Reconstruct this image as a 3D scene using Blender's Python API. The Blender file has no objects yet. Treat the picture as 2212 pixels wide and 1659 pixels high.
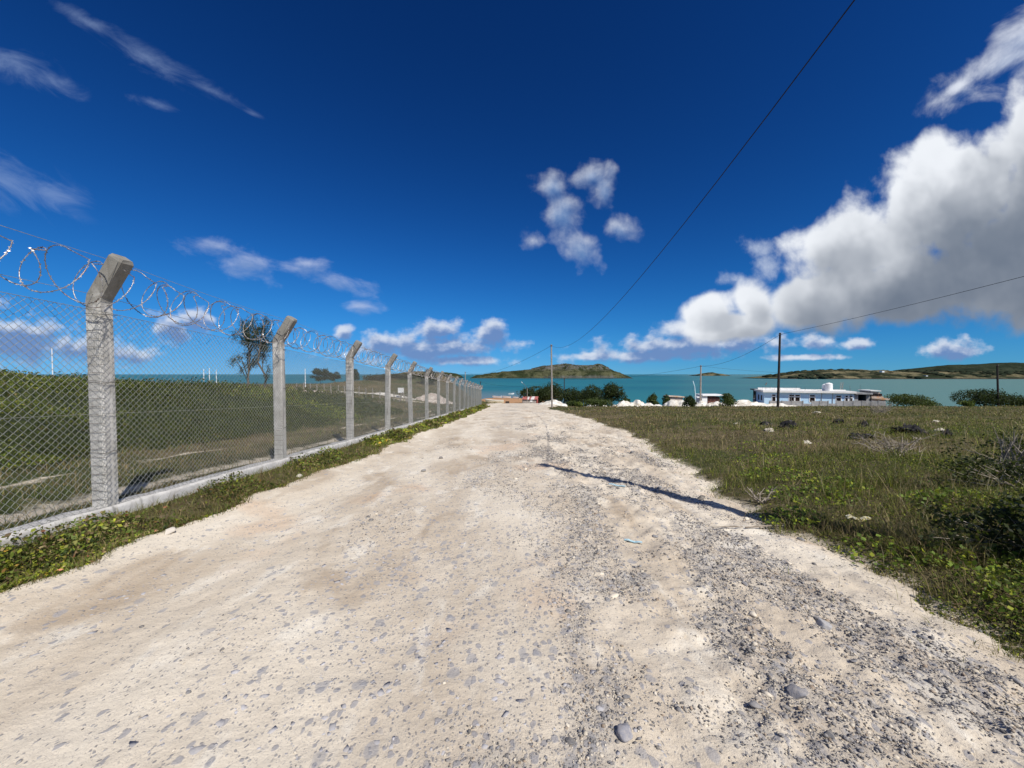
import bpy, math, random
import numpy as np
from mathutils import Vector, Matrix

# ------------------------------------------------------------------ scene, camera, world, sun
SC = bpy.context.scene
COL = SC.collection
R = math.radians
rng = np.random.default_rng(7)
random.seed(7)

FPX, CX, CY, PITCH, CAMZ = 830.6, 1106.0, 829.5, R(1.45), 1.5
cam_d = bpy.data.cameras.new('camera')
cam_d.sensor_width = 36.0
cam_d.lens = 36.0 * FPX / 2212.0
cam_d.clip_start = 0.05
cam_d.clip_end = 120000
cam = bpy.data.objects.new('camera', cam_d)
COL.objects.link(cam)
cam.location = (0, 0, CAMZ)
cam.rotation_euler = (R(90) - PITCH, 0, 0)
SC.camera = cam

SUN_EL = R(48)
SUN_H = (0.573, -0.819)                     # horizontal direction towards the sun
SUN_DIR = Vector((SUN_H[0] * math.cos(SUN_EL), SUN_H[1] * math.cos(SUN_EL), math.sin(SUN_EL)))
sun_d = bpy.data.lights.new('sun', 'SUN')
sun_d.energy = 5.0
sun_d.angle = R(0.53)
sun_d.color = (1.0, 0.955, 0.88)
sun = bpy.data.objects.new('sun', sun_d)
COL.objects.link(sun)
sun.rotation_euler = SUN_DIR.to_track_quat('Z', 'Y').to_euler()
sun.location = (20, -30, 60)

VS = SC.view_settings
VS.view_transform = 'Standard'
VS.look = 'None'
VS.exposure = 0.0
VS.gamma = 1.0
SC.render.engine = 'CYCLES'
SC.cycles.use_denoising = True
SC.cycles.max_bounces = 6
SC.cycles.diffuse_bounces = 2
SC.cycles.glossy_bounces = 2
SC.cycles.transparent_max_bounces = 8


class NT:
    """small helper that writes shader node trees"""
    def __init__(self, tree):
        self.t = tree
        self.n = tree.nodes
        self.l = tree.links

    def new(self, kind, **kw):
        n = self.n.new(kind)
        for k, v in kw.items():
            setattr(n, k, v)
        return n

    def put(self, sock, val):
        if val is None:
            return
        if isinstance(val, bpy.types.NodeSocket):
            self.l.new(val, sock)
        else:
            if isinstance(val, (tuple, list)) and len(val) == 3 and sock.type == 'RGBA':
                val = (*val, 1.0)
            sock.default_value = val

    def m(self, op, a, b=None, c=None, clamp=False):
        n = self.n.new('ShaderNodeMath')
        n.operation = op
        n.use_clamp = clamp
        for i, v in enumerate((a, b, c)):
            self.put(n.inputs[i], v)
        return n.outputs[0]

    def v(self, op, a, b=None, s=None):
        n = self.n.new('ShaderNodeVectorMath')
        n.operation = op
        self.put(n.inputs[0], a)
        self.put(n.inputs[1], b)
        if s is not None:
            self.put(n.inputs['Scale'], s)
        return n.outputs['Value'] if op in ('LENGTH', 'DOT_PRODUCT', 'DISTANCE') else n.outputs[0]

    def noise(self, vec, scale, detail=4, rough=0.55, dist=0.0, out='Fac', lac=2.0):
        n = self.n.new('ShaderNodeTexNoise')
        self.put(n.inputs['Vector'], vec)
        self.put(n.inputs['Scale'], scale)
        n.inputs['Detail'].default_value = detail
        n.inputs['Roughness'].default_value = rough
        n.inputs['Distortion'].default_value = dist
        n.inputs['Lacunarity'].default_value = lac
        return n.outputs[out]

    def voro(self, vec, scale, feature='F1', out='Distance', rnd=1.0):
        n = self.n.new('ShaderNodeTexVoronoi')
        n.feature = feature
        self.put(n.inputs['Vector'], vec)
        self.put(n.inputs['Scale'], scale)
        n.inputs['Randomness'].default_value = rnd
        return n.outputs[out]

    def step(self, val, lo, hi, a=0.0, b=1.0, smooth=True):
        n = self.n.new('ShaderNodeMapRange')
        n.interpolation_type = 'SMOOTHSTEP' if smooth else 'LINEAR'
        n.clamp = True
        self.put(n.inputs['Value'], val)
        n.inputs['From Min'].default_value = lo
        n.inputs['From Max'].default_value = hi
        self.put(n.inputs['To Min'], a)
        self.put(n.inputs['To Max'], b)
        return n.outputs['Result']

    def mix(self, fac, a, b, blend='MIX'):
        n = self.n.new('ShaderNodeMix')
        n.data_type = 'RGBA'
        n.blend_type = blend
        self.put(n.inputs[0], fac)
        self.put(n.inputs[6], a)
        self.put(n.inputs[7], b)
        return n.outputs[2]

    def xyz(self, vec):
        n = self.n.new('ShaderNodeSeparateXYZ')
        self.put(n.inputs[0], vec)
        return n.outputs

    def comb(self, x, y, z):
        n = self.n.new('ShaderNodeCombineXYZ')
        for i, q in enumerate((x, y, z)):
            self.put(n.inputs[i], q)
        return n.outputs[0]

    def maxof(self, L):
        o = L[0]
        for q in L[1:]:
            o = self.m('SMOOTH_MAX', o, q, 0.12)
        return o


# ---- clouds: density node group over sky coordinates (tangent-plane units of the northern sky)
def n2d(t, vec, scale, detail, rough, dist=0.0):
    n = t.new('ShaderNodeTexNoise')
    n.noise_dimensions = '2D'
    t.put(n.inputs['Vector'], vec)
    n.inputs['Scale'].default_value = scale
    n.inputs['Detail'].default_value = detail
    n.inputs['Roughness'].default_value = rough
    n.inputs['Distortion'].default_value = dist
    return n.outputs['Fac']


def cloud_group(name, blobs, nscale, namp, seed, stretch=(1, 1), rot=0.0, detail=6, rough=0.55, warp=0.0):
    """blobs: (cx, cy, half length, half height, angle) in hundredths of the picture units above"""
    g = bpy.data.node_groups.new(name, 'ShaderNodeTree')
    g.interface.new_socket('Vector', in_out='INPUT', socket_type='NodeSocketVector')
    g.interface.new_socket('Density', in_out='OUTPUT', socket_type='NodeSocketFloat')
    t = NT(g)
    gi = t.new('NodeGroupInput')
    go = t.new('NodeGroupOutput')
    p0 = gi.outputs[0]
    ms = None
    for (cx, cy, rx_, ry_, ang) in blobs:
        mp = t.new('ShaderNodeMapping')
        mp.vector_type = 'TEXTURE'
        src = p0
        if ms is not None:                   # keeps the evaluation sequential (small shader stack)
            src = t.v('ADD', p0, t.v('SCALE', (1e-7, 0, 0), s=ms))
        t.put(mp.inputs['Vector'], src)
        mp.inputs['Location'].default_value = (cx / 100, cy / 100, 0)
        mp.inputs['Rotation'].default_value = (0, 0, R(ang))
        mp.inputs['Scale'].default_value = (rx_ / 100, ry_ / 100, 1)
        d = t.v('LENGTH', mp.outputs[0])
        ms = d if ms is None else t.m('SMOOTH_MIN', ms, d, 0.15)
    m = t.m('SUBTRACT', 1.0, t.m('MINIMUM', ms, 3.5))
    mp = t.new('ShaderNodeMapping')
    mp.vector_type = 'TEXTURE'
    t.put(mp.inputs['Vector'], t.v('ADD', p0, t.v('SCALE', (1e-7, 0, 0), s=m)))
    mp.inputs['Location'].default_value = (seed, seed * 0.7, 0)
    mp.inputs['Rotation'].default_value = (0, 0, rot)
    mp.inputs['Scale'].default_value = (1 / stretch[0], 1 / stretch[1], 1)
    n1 = n2d(t, mp.outputs[0], nscale, detail, rough, warp)
    out = t.m('MULTIPLY_ADD', t.m('SUBTRACT', n1, 0.5), namp, m)
    t.l.new(out, go.inputs[0])
    return g


SKY_STRENGTH = 0.1
world = bpy.data.worlds.new('World')
SC.world = world
world.use_nodes = True
world.cycles.sampling_method = 'MANUAL'
world.cycles.sample_map_resolution = 256
W = NT(world.node_tree)
W.n.clear()
wo = W.new('ShaderNodeOutputWorld')
sky = W.new('ShaderNodeTexSky')
sky.sky_type = 'NISHITA'
sky.sun_disc = False
sky.sun_elevation = SUN_EL
sky.sun_rotation = math.atan2(SUN_H[0], SUN_H[1])
sky.altitude = 0
sky.air_density = 1.0
sky.dust_density = 0.0
sky.ozone_density = 4.0
tc = W.new('ShaderNodeTexCoord')
D = W.v('NORMALIZE', tc.outputs['Generated'])
dx, dy, dz = W.xyz(D)
W.put(sky.inputs['Vector'], W.comb(dx, dy, W.m('MULTIPLY_ADD', dz, 0.96, 0.04)))   # clear tropical horizon without the brown band
gam = W.new('ShaderNodeGamma')
gam.inputs['Gamma'].default_value = 1.9
W.l.new(W.v('SCALE', sky.outputs[0], s=0.1), gam.inputs[0])
sk = gam.outputs[0]                          # deep clear blue: soft shoulder so that the horizon does not wash out
skn = W.v('MULTIPLY', sk, (4.0, 15.5, 22.0))
skd = W.v('ADD', W.v('MULTIPLY', sk, (0.5, 2.0, 1.35)), (1.0, 1.0, 1.0))
skyc = W.v('DIVIDE', skn, skd)
yy = W.m('MAXIMUM', dy, 0.04)
U = W.m('MULTIPLY_ADD', W.m('DIVIDE', dx, yy), 8.306, 11.06)
V = W.m('MULTIPLY_ADD', W.m('DIVIDE', dz, yy), -8.306, 8.08)
UV = W.comb(U, V, 0.0)
LAST = [None]


def dens(g, shift=(0, 0)):
    n = W.new('ShaderNodeGroup')
    n.node_tree = g
    q = W.v('ADD', UV, (shift[0], shift[1], 0)) if shift != (0, 0) else UV
    if LAST[0] is not None:                  # one layer after the other
        q = W.v('ADD', q, W.v('SCALE', (1e-7, 0, 0), s=LAST[0]))
    W.put(n.inputs[0], q)
    LAST[0] = n.outputs[0]
    return n.outputs[0]


def layer(base, g, lo, hi, alpha, lit, shade, shifts, sh_lo, sh_hi, gs=None, under=None, fade=None):
    d0 = dens(g)
    a = W.m('MULTIPLY', W.step(d0, lo, hi), alpha)
    if fade is not None:
        a = W.m('MULTIPLY', a, fade)
    c = lit
    for s in shifts:
        f = W.step(dens(gs or g, s), sh_lo, sh_hi)
        c = W.mix(W.m('MULTIPLY', f, 0.48) if len(shifts) > 1 else f, c, shade)
    if under is not None:
        c = W.mix(under(), c, shade)
    return W.mix(a, base, c)


def rgb(s, k=1.0 / SKY_STRENGTH):
    return tuple((((q / 255 + 0.055) / 1.055) ** 2.4 if q > 10 else q / 255 / 12.92) * k for q in s) + (1.0,)


# the part of the sky the picture looks at, with soft margins
region = W.m('MULTIPLY', W.step(U, -9.0, -4.0), W.step(U, 31.0, 26.0))
region = W.m('MULTIPLY', region, W.m('MULTIPLY', W.step(V, -7.0, -3.0), W.step(V, 8.15, 8.05)))
region = W.m('MULTIPLY', region, W.step(dy, 0.05, 0.15))

# thin high wisps at the upper left
gw = cloud_group('cloud_wisps', [
    (205, 62, 120, 20, 29), (340, 140, 150, 32, 30), (470, 208, 120, 22, 27), (555, 255, 40, 12, 25),
    (20, 145, 140, 46, 16), (130, 190, 90, 30, 28),
    (20, 395, 160, 70, 20), (130, 430, 100, 40, 22), (345, 233, 55, 16, 20)],
    0.75, 2.3, 3.1, stretch=(0.9, 2.6), rot=R(28), detail=6, rough=0.64, warp=0.4)
# loose drifts over the fence
gd = cloud_group('cloud_drifts', [
    (470, 535, 95, 26, 8), (545, 575, 85, 38, 12), (640, 582, 85, 24, 4), (740, 615, 95, 24, 18),
    (665, 570, 50, 16, 0), (785, 662, 55, 20, 8)],
    1.5, 2.1, 9.3, stretch=(0.75, 1.5), rot=R(12), detail=6, rough=0.6, warp=0.2)
# low banks of small cumulus along the horizon
ghl = cloud_group('cloud_bank_west', [
    (930, 752, 210, 36, -2), (1060, 722, 50, 40, -30), (850, 742, 90, 38, 0), (740, 720, 26, 24, 0), (940, 712, 70, 26, -6),
    (1000, 778, 130, 16, 0), (20, 735, 200, 66, 4), (215, 758, 160, 38, 4), (425, 692, 44, 38, 20), (375, 712, 60, 36, 30), (-120, 650, 150, 60, 6)],
    2.3, 1.5, 5.7, stretch=(1, 1.45), detail=7, rough=0.53)
ghr = cloud_group('cloud_bank_east', [
    (1500, 745, 270, 34, -3), (1520, 715, 130, 36, -6), (1400, 768, 220, 20, -2), (1280, 770, 90, 13, 0),
    (1765, 741, 52, 20, 0), (1850, 742, 46, 16, 0), (2060, 757, 78, 32, -4), (1740, 772, 120, 9, 0)],
    2.3, 1.5, 15.7, stretch=(1, 1.45), detail=7, rough=0.53)
# small ragged puffs in the middle of the sky
gp = cloud_group('cloud_puffs', [
    (1190, 405, 58, 44, 15), (1212, 465, 54, 74, -8), (1252, 538, 72, 46, 42), (1275, 385, 66, 34, -18),
    (1300, 412, 44, 42, -10), (1345, 497, 52, 32, 0), (1150, 522, 30, 34, 0), (1447, 563, 16, 14, 0)],
    1.9, 1.5, 12.9, detail=7, rough=0.52, warp=0.1)
gq = cloud_group('cloud_scraps', [(1635, 535, 56, 30, -5), (1655, 580, 50, 42, -20), (1585, 605, 40, 22, 0)], 2.0, 1.9, 2.2, detail=6, rough=0.58)
# the great cumulus street on the right
STREET = [
    (2260, 262, 160, 110, -30),     (2360, 330, 340, 175, -26), (2030, 430, 260, 142, -30), (1850, 530, 180, 115, -25), (2300, 540, 420, 165, -12),
    (1950, 620, 330, 96, -9), (1740, 655, 160, 70, -12), (1630, 655, 60, 54, 0), (1530, 675, 76, 56, -10), (1570, 704, 180, 38, -6)]
gpl = cloud_group('cloud_plume', [(2240, 90, 200, 78, -30), (2120, 155, 160, 50, -32), (2050, 198, 70, 22, -34)], 0.85, 2.1, 7.7, stretch=(0.75, 1.5), rot=R(-32), detail=7, rough=0.56, warp=0.25)
gb = cloud_group('cloud_street', STREET, 1.0, 1.15, 21.4, detail=7, rough=0.5, warp=0.1)
gbs = cloud_group('cloud_street_shade', STREET, 0.9, 1.5, 21.4, detail=3, rough=0.5, warp=0.1)


def branch(specs):
    """one cloudy sector of the sky"""
    LAST[0] = None
    c = skyc
    for sp in specs:
        c = layer(c, *sp, fade=region)
    n = W.new('ShaderNodeBackground')
    n.inputs['Strength'].default_value = SKY_STRENGTH
    W.l.new(c, n.inputs['Color'])
    return n.outputs[0]


L_W = (gw, 0.0, 1.7, 0.38, rgb((168, 190, 226)), None, [], 0, 1)
L_D = (gd, 0.0, 1.35, 0.62, rgb((196, 207, 234)), rgb((146, 168, 208)), [(-0.04, -0.16)], 0.0, 0.9)


def L_H(g, e):
    return (g, 0.0, 0.68, 0.88, rgb((220, 227, 240)), rgb((112, 140, 190)), [(-0.06 + e, -0.16)], -0.1, 0.7)


L_P = (gp, 0.05, 1.2, 0.95, rgb((216, 223, 236)), rgb((110, 142, 190)), [(-0.05, -0.14)], 0.0, 1.1)
L_Q = (gq, 0.05, 1.2, 0.8, rgb((190, 203, 226)), None, [], 0.0, 1.1)
L_B = (gb, 0.0, 0.40, 1.0, rgb((240, 244, 250)), rgb((94, 108, 128)), [(-0.2, -0.24), (-0.95, -1.1)], 0.12, 1.0, gbs, lambda: street_under())


def street_under():
    dd = W.m('MULTIPLY_ADD', U, 0.543, W.m('MULTIPLY', V, 0.84))
    nn = n2d(W, W.v('ADD', UV, W.v('SCALE', (1e-7, 0, 0), s=LAST[0])), 0.55, 3, 0.5)
    return W.m('MULTIPLY', W.step(W.m('MULTIPLY_ADD', nn, 2.4, dd), 14.9, 17.2), 0.8)


L_PL = (gpl, 0.0, 1.0, 0.95, rgb((226, 232, 244)), rgb((130, 155, 196)), [(-0.08, -0.2)], 0.2, 1.2)
west = branch([L_W, L_D, L_H(ghl, 0.0)])
mid = branch([L_H(ghr, 0.0), L_P])
east = branch([L_H(ghr, 0.0003), L_Q, L_PL, L_B])
mx1 = W.new('ShaderNodeMixShader')
W.put(mx1.inputs[0], W.m('GREATER_THAN', U, W.m('MULTIPLY_ADD', W.m('GREATER_THAN', V, 6.3), 0.5, 11.05)))
mx2 = W.new('ShaderNodeMixShader')
W.put(mx2.inputs[0], W.m('GREATER_THAN', U, 13.95))
W.l.new(mid, mx2.inputs[1])
W.l.new(east, mx2.inputs[2])
W.l.new(west, mx1.inputs[1])
W.l.new(mx2.outputs[0], mx1.inputs[2])
# unseen cumulus over the rest of the sky, cover raised for neutral fill light
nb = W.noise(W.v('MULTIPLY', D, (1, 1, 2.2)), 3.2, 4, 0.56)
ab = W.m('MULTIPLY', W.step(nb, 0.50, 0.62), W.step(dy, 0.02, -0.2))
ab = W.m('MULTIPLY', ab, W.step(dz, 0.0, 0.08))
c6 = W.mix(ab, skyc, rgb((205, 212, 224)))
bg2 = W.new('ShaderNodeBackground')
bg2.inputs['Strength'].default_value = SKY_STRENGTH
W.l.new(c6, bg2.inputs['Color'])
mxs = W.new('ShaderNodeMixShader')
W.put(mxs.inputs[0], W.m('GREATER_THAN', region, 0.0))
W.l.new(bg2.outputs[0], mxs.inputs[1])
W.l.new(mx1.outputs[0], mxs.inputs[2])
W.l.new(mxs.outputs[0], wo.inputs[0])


# ------------------------------------------------------------------ helpers
def at(px, py, Y):
    u = (px - CX) / FPX
    v = (CY - py) / FPX
    dy_ = math.cos(PITCH) + v * math.sin(PITCH)
    dz_ = -math.sin(PITCH) + v * math.cos(PITCH)
    return Vector((u * Y / dy_, Y, CAMZ + dz_ / dy_ * Y))


def _hash(ix, iy, seed):
    h = (ix.astype(np.int64) * 374761393 + iy.astype(np.int64) * 668265263 + seed * 974634777) & 0xFFFFFFFF
    h = ((h ^ (h >> 13)) * 1274126177) & 0xFFFFFFFF
    h = h ^ (h >> 16)
    return (h & 0xFFFFFF) / float(0xFFFFFF)


def vn(x, y, seed=0):
    x = np.asarray(x, float)
    y = np.asarray(y, float)
    ix = np.floor(x)
    iy = np.floor(y)
    fx = x - ix
    fy = y - iy
    fx = fx * fx * fx * (fx * (fx * 6 - 15) + 10)
    fy = fy * fy * fy * (fy * (fy * 6 - 15) + 10)
    a = _hash(ix, iy, seed)
    b = _hash(ix + 1, iy, seed)
    c = _hash(ix, iy + 1, seed)
    d = _hash(ix + 1, iy + 1, seed)
    return (a + (b - a) * fx) * (1 - fy) + (c + (d - c) * fx) * fy - 0.5


def fbm(x, y, octv=4, seed=0, gain=0.5):
    s = 0
    a = 1.0
    x = np.asarray(x, float)
    y = np.asarray(y, float)
    for i in range(octv):
        s = s + a * vn(x + 17.3 * i, y - 9.1 * i, seed + i)
        x = x * 2.03
        y = y * 2.03
        a *= gain
    return s


def sstep(x, lo, hi):
    t = np.clip((np.asarray(x, float) - lo) / (hi - lo), 0, 1)
    return t * t * (3 - 2 * t)


def make_mesh(name, V, faces, mat=None, col=None, smooth=False, attrs=None):
    """faces: list of int arrays, each (n,3) or (n,4); or list of tuples"""
    V = np.asarray(V, np.float32).reshape(-1, 3)
    me = bpy.data.meshes.new(name)
    if len(faces) and not isinstance(faces[0], np.ndarray):
        me.from_pydata(V.tolist(), [], [tuple(f) for f in faces])
    else:
        fl = [f for f in faces if len(f)]
        idx = np.concatenate([f.reshape(-1) for f in fl]).astype(np.int32)
        tot = np.concatenate([np.full(len(f), f.shape[1]) for f in fl]).astype(np.int32)
        start = np.concatenate([[0], np.cumsum(tot)[:-1]]).astype(np.int32)
        me.vertices.add(len(V))
        me.vertices.foreach_set('co', V.reshape(-1))
        me.loops.add(len(idx))
        me.loops.foreach_set('vertex_index', idx)
        me.polygons.add(len(tot))
        me.polygons.foreach_set('loop_start', start)
        me.polygons.foreach_set('loop_total', tot)
        me.update(calc_edges=True)
    if smooth:
        me.polygons.foreach_set('use_smooth', np.ones(len(me.polygons), bool))
    if col is not None:
        a = me.color_attributes.new('Col', 'FLOAT_COLOR', 'POINT')
        c = np.ones((len(V), 4), np.float32)
        c[:, :3] = col
        a.data.foreach_set('color', c.reshape(-1))
    for k, v in (attrs or {}).items():
        a = me.attributes.new(k, 'FLOAT', 'POINT')
        a.data.foreach_set('value', np.asarray(v, np.float32).reshape(-1))
    if mat:
        me.materials.append(mat)
    me.update()
    return me


ROOT = {}


def link(name, data, parent=None):
    o = bpy.data.objects.new(name, data)
    COL.objects.link(o)
    if parent is not None:
        o.parent = parent
    return o


GROUPS = {
    'utility_pole': 'utility poles carrying the wires', 'shade_tree': 'dark trees by the shore', 'shore_tree': 'trees at the far right shore',
    'sand_bush': 'bushes among the sand heaps', 'field_shrub': 'shrubs on the edge of the field', 'roadside_shrub': 'shrubs by the roadside pole',
    'shore_bush': 'low bushes right of the house', 'mound_bush': 'scrub on the mounds behind the fence', 'verge_shrub': 'shrubs along the right edge',
    'casuarina_tree': 'casuarinas behind the fence', 'rowing_boat': 'boats on the beach', 'fishing_boat': 'boats on the beach',
    'white_mast': 'white masts on the skyline', 'water_tank': 'water tanks on the roof', 'headland_house': 'houses on the headland',
    'rubble_heap': 'rubble heaps behind the fence', 'loose_stone': 'loose stones that stand out on the road', 'field_rock': 'rocks in the right field',
    'dry_brush': 'dry branches on the field'}


def tag(o, label, cat=None, group=None, kind=None):
    if group is None and cat:
        group = GROUPS.get(o.name.split('.')[0])
    o['label'] = label
    if cat:
        o['category'] = cat
    if group:
        o['group'] = group
    if kind:
        o['kind'] = kind
    return o


def thing(name, loc, label, cat, group=None):
    o = link(name, None)
    o.location = loc
    o.empty_display_size = 0.2
    ROOT[o] = np.array(loc, float)
    return tag(o, label, cat, group)


class MB:
    """collects simple solids in world coordinates, built as one mesh object"""
    def __init__(self):
        self.v = []
        self.f = []

    def add(self, V, F):
        o = len(self.v)
        self.v += [tuple(map(float, p)) for p in V]
        self.f += [tuple(i + o for i in f) for f in F]
        return self

    def box(self, c, s, rz=0.0, tilt=None):
        hx, hy, hz = s[0] / 2, s[1] / 2, s[2] / 2
        M = Matrix.Rotation(rz, 3, 'Z')
        if tilt is not None:
            M = M @ tilt
        P = [Vector(c) + M @ Vector((a * hx, b * hy, d * hz)) for d in (-1, 1) for b in (-1, 1) for a in (-1, 1)]
        return self.add(P, [(0, 2, 3, 1), (4, 5, 7, 6), (0, 1, 5, 4), (2, 6, 7, 3), (0, 4, 6, 2), (1, 3, 7, 5)])

    def tube(self, pts, rad, n=6, cap=True):
        pts = [Vector(p) for p in pts]
        if not hasattr(rad, '__len__'):
            rad = [rad] * len(pts)
        V = []
        F = []
        prev = None
        for i, p in enumerate(pts):
            t = (pts[min(i + 1, len(pts) - 1)] - pts[max(i - 1, 0)])
            t = t.normalized() if t.length > 1e-9 else Vector((0, 0, 1))
            a = prev if prev is not None else (Vector((0, 0, 1)) if abs(t.z) < 0.9 else Vector((1, 0, 0)))
            a = (a - t * a.dot(t))
            a = a.normalized() if a.length > 1e-6 else t.orthogonal().normalized()
            prev = a
            b = t.cross(a)
            for k in range(n):
                q = 2 * math.pi * k / n
                V.append(p + (a * math.cos(q) + b * math.sin(q)) * rad[i])
        for i in range(len(pts) - 1):
            for k in range(n):
                F.append((i * n + k, i * n + (k + 1) % n, (i + 1) * n + (k + 1) % n, (i + 1) * n + k))
        if cap:
            F.append(tuple(range(n))[::-1])
            F.append(tuple(range((len(pts) - 1) * n, len(pts) * n)))
        return self.add(V, F)

    def build(self, name, mat, parent=None, smooth=False, origin=None):
        V = np.array(self.v, float)
        if parent is not None and parent in ROOT:
            V = V - ROOT[parent]
        me = make_mesh(name, V, self.f, mat, smooth=smooth)
        o = link(name, me, parent)
        if parent is not None and parent in ROOT:
            ROOT[o] = ROOT[parent]
        return o


def arr_part(name, V, faces, mat, parent=None, col=None, smooth=False, attrs=None):
    V = np.asarray(V, float)
    if parent is not None and parent in ROOT:
        V = V - ROOT[parent]
    o = link(name, make_mesh(name, V, faces, mat, col, smooth, attrs), parent)
    if parent is not None and parent in ROOT:
        ROOT[o] = ROOT[parent]
    return o


# ------------------------------------------------------------------ materials
def new_mat(name):
    m = bpy.data.materials.new(name)
    m.use_nodes = True
    t = NT(m.node_tree)
    b = t.n['Principled BSDF']
    return m, t, b


def surf(name, c1, c2, scale=4.0, rough=0.8, bump=0.0, bscale=None, metal=0.0, spec=0.3, detail=6, c3=None, s3=1.0, lo=0.35, hi=0.65):
    m, t, b = new_mat(name)
    g = t.new('ShaderNodeNewGeometry')
    p = g.outputs['Position']
    n = t.noise(p, scale, detail, 0.6)
    c = t.mix(t.step(n, lo, hi), c1, c2)
    if c3 is not None:
        n3 = t.noise(p, s3, 5, 0.6)
        c = t.mix(t.step(n3, 0.5, 0.68), c, c3)
    t.put(b.inputs['Base Color'], c)
    b.inputs['Roughness'].default_value = rough
    b.inputs['Metallic'].default_value = metal
    b.inputs['Specular IOR Level'].default_value = spec
    if bump:
        bn = t.new('ShaderNodeBump')
        bn.inputs['Strength'].default_value = bump
        bn.inputs['Distance'].default_value = 0.05
        t.put(bn.inputs['Height'], t.noise(p, bscale or scale * 4, 6, 0.65))
        t.l.new(bn.outputs[0], b.inputs['Normal'])
    return m


def leaf_mat(name, transl=0.3, var=0.0):
    m, t, b = new_mat(name)
    at_ = t.new('ShaderNodeVertexColor')
    at_.layer_name = 'Col'
    c = at_.outputs['Color']
    t.put(b.inputs['Base Color'], c)
    b.inputs['Roughness'].default_value = 0.6
    b.inputs['Specular IOR Level'].default_value = 0.25
    tr = t.new('ShaderNodeBsdfTranslucent')
    t.put(tr.inputs['Color'], t.mix(0.35, c, (0.25, 0.35, 0.03, 1)))
    mx = t.new('ShaderNodeMixShader')
    mx.inputs[0].default_value = transl
    t.l.new(b.outputs[0], mx.inputs[1])
    t.l.new(tr.outputs[0], mx.inputs[2])
    t.l.new(mx.outputs[0], t.n['Material Output'].inputs['Surface'])
    return m


M_leaf = leaf_mat('leaf', 0.25)
M_grass = leaf_mat('grass_blades', 0.3)
M_stone = None


def col_mat(name, rough=0.85, bump=0.3, bs=60):
    m, t, b = new_mat(name)
    a = t.new('ShaderNodeVertexColor')
    a.layer_name = 'Col'
    g = t.new('ShaderNodeNewGeometry')
    n = t.noise(g.outputs['Position'], bs, 5, 0.6)
    t.put(b.inputs['Base Color'], t.mix(t.step(n, 0.3, 0.7), t.mix(0.35, a.outputs['Color'], (0.62, 0.55, 0.45, 1)), a.outputs['Color']))
    b.inputs['Roughness'].default_value = rough
    b.inputs['Specular IOR Level'].default_value = 0.25
    bn = t.new('ShaderNodeBump')
    bn.inputs['Strength'].default_value = bump
    bn.inputs['Distance'].default_value = 0.01
    t.put(bn.inputs['Height'], n)
    t.l.new(bn.outputs[0], b.inputs['Normal'])
    return m


M_gravel = col_mat('gravel_stone')
M_bark = surf('bark', (0.11, 0.09, 0.07), (0.2, 0.17, 0.14), 20, 0.9, 0.4)
M_twig = surf('dry_twig', (0.22, 0.18, 0.14), (0.4, 0.35, 0.28), 14, 0.9)
M_wire = surf('galvanised_wire', (0.26, 0.265, 0.235), (0.38, 0.385, 0.345), 30, 0.45, metal=0.35, spec=0.5)
M_razor = surf('razor_wire_steel', (0.22, 0.19, 0.17), (0.6, 0.58, 0.56), 70, 0.38, metal=0.5, spec=0.5, c3=(0.22, 0.12, 0.08), s3=14)
M_cable = surf('black_cable', (0.012, 0.012, 0.014), (0.03, 0.03, 0.03), 10, 0.6)
M_white = surf('white_paint', (0.78, 0.78, 0.76), (0.86, 0.86, 0.85), 1.2, 0.6)
M_polewood = surf('weathered_pole_wood', (0.23, 0.2, 0.17), (0.38, 0.34, 0.3), 9, 0.9, 0.3)
M_poledark = surf('creosoted_pole_wood', (0.02, 0.016, 0.014), (0.05, 0.04, 0.034), 7, 0.8, 0.3)
M_metal = surf('rusty_fittings', (0.12, 0.1, 0.09), (0.25, 0.22, 0.2), 20, 0.6, metal=0.4)


# concrete of the fence posts: grey, lichen and damp stains
def concrete(name, c1, c2, c3, lichen=False):
    m, t, b = new_mat(name)
    g = t.new('ShaderNodeNewGeometry')
    p = g.outputs['Position']
    n = t.noise(p, 7, 7, 0.62)
    c = t.mix(t.step(n, 0.32, 0.68), c1, c2)
    streak = t.noise(t.v('MULTIPLY', p, (14, 14, 2.2)), 1.0, 5, 0.6)
    c = t.mix(t.m('MULTIPLY', t.step(streak, 0.52, 0.7), 0.8), c, c3)
    pits = t.voro(p, 110)
    c = t.mix(t.m('MULTIPLY', t.step(pits, 0.28, 0.12), 0.35), c, (0.1, 0.1, 0.09, 1))
    if lichen:
        oz = t.xyz(t.new('ShaderNodeTexCoord').outputs['Object'])[2]
        lz = t.m('ADD', oz, t.m('MULTIPLY', t.m('SUBTRACT', t.noise(p, 9, 5, 0.65), 0.5), 0.9))
        c = t.mix(t.m('MULTIPLY', t.step(lz, 2.0, 2.3), 0.72), c, (0.13, 0.12, 0.095, 1))
    t.put(b.inputs['Base Color'], c)
    b.inputs['Roughness'].default_value = 0.92
    b.inputs['Specular IOR Level'].default_value = 0.2
    bn = t.new('ShaderNodeBump')
    bn.inputs['Strength'].default_value = 0.35
    bn.inputs['Distance'].default_value = 0.006
    t.put(bn.inputs['Height'], t.noise(p, 45, 6, 0.7))
    t.l.new(bn.outputs[0], b.inputs['Normal'])
    return m


M_conc = concrete('post_concrete', (0.44, 0.42, 0.38), (0.60, 0.58, 0.54), (0.25, 0.235, 0.21), True)
M_plinth = concrete('plinth_concrete', (0.45, 0.43, 0.4), (0.62, 0.6, 0.56), (0.25, 0.24, 0.21))

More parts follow.
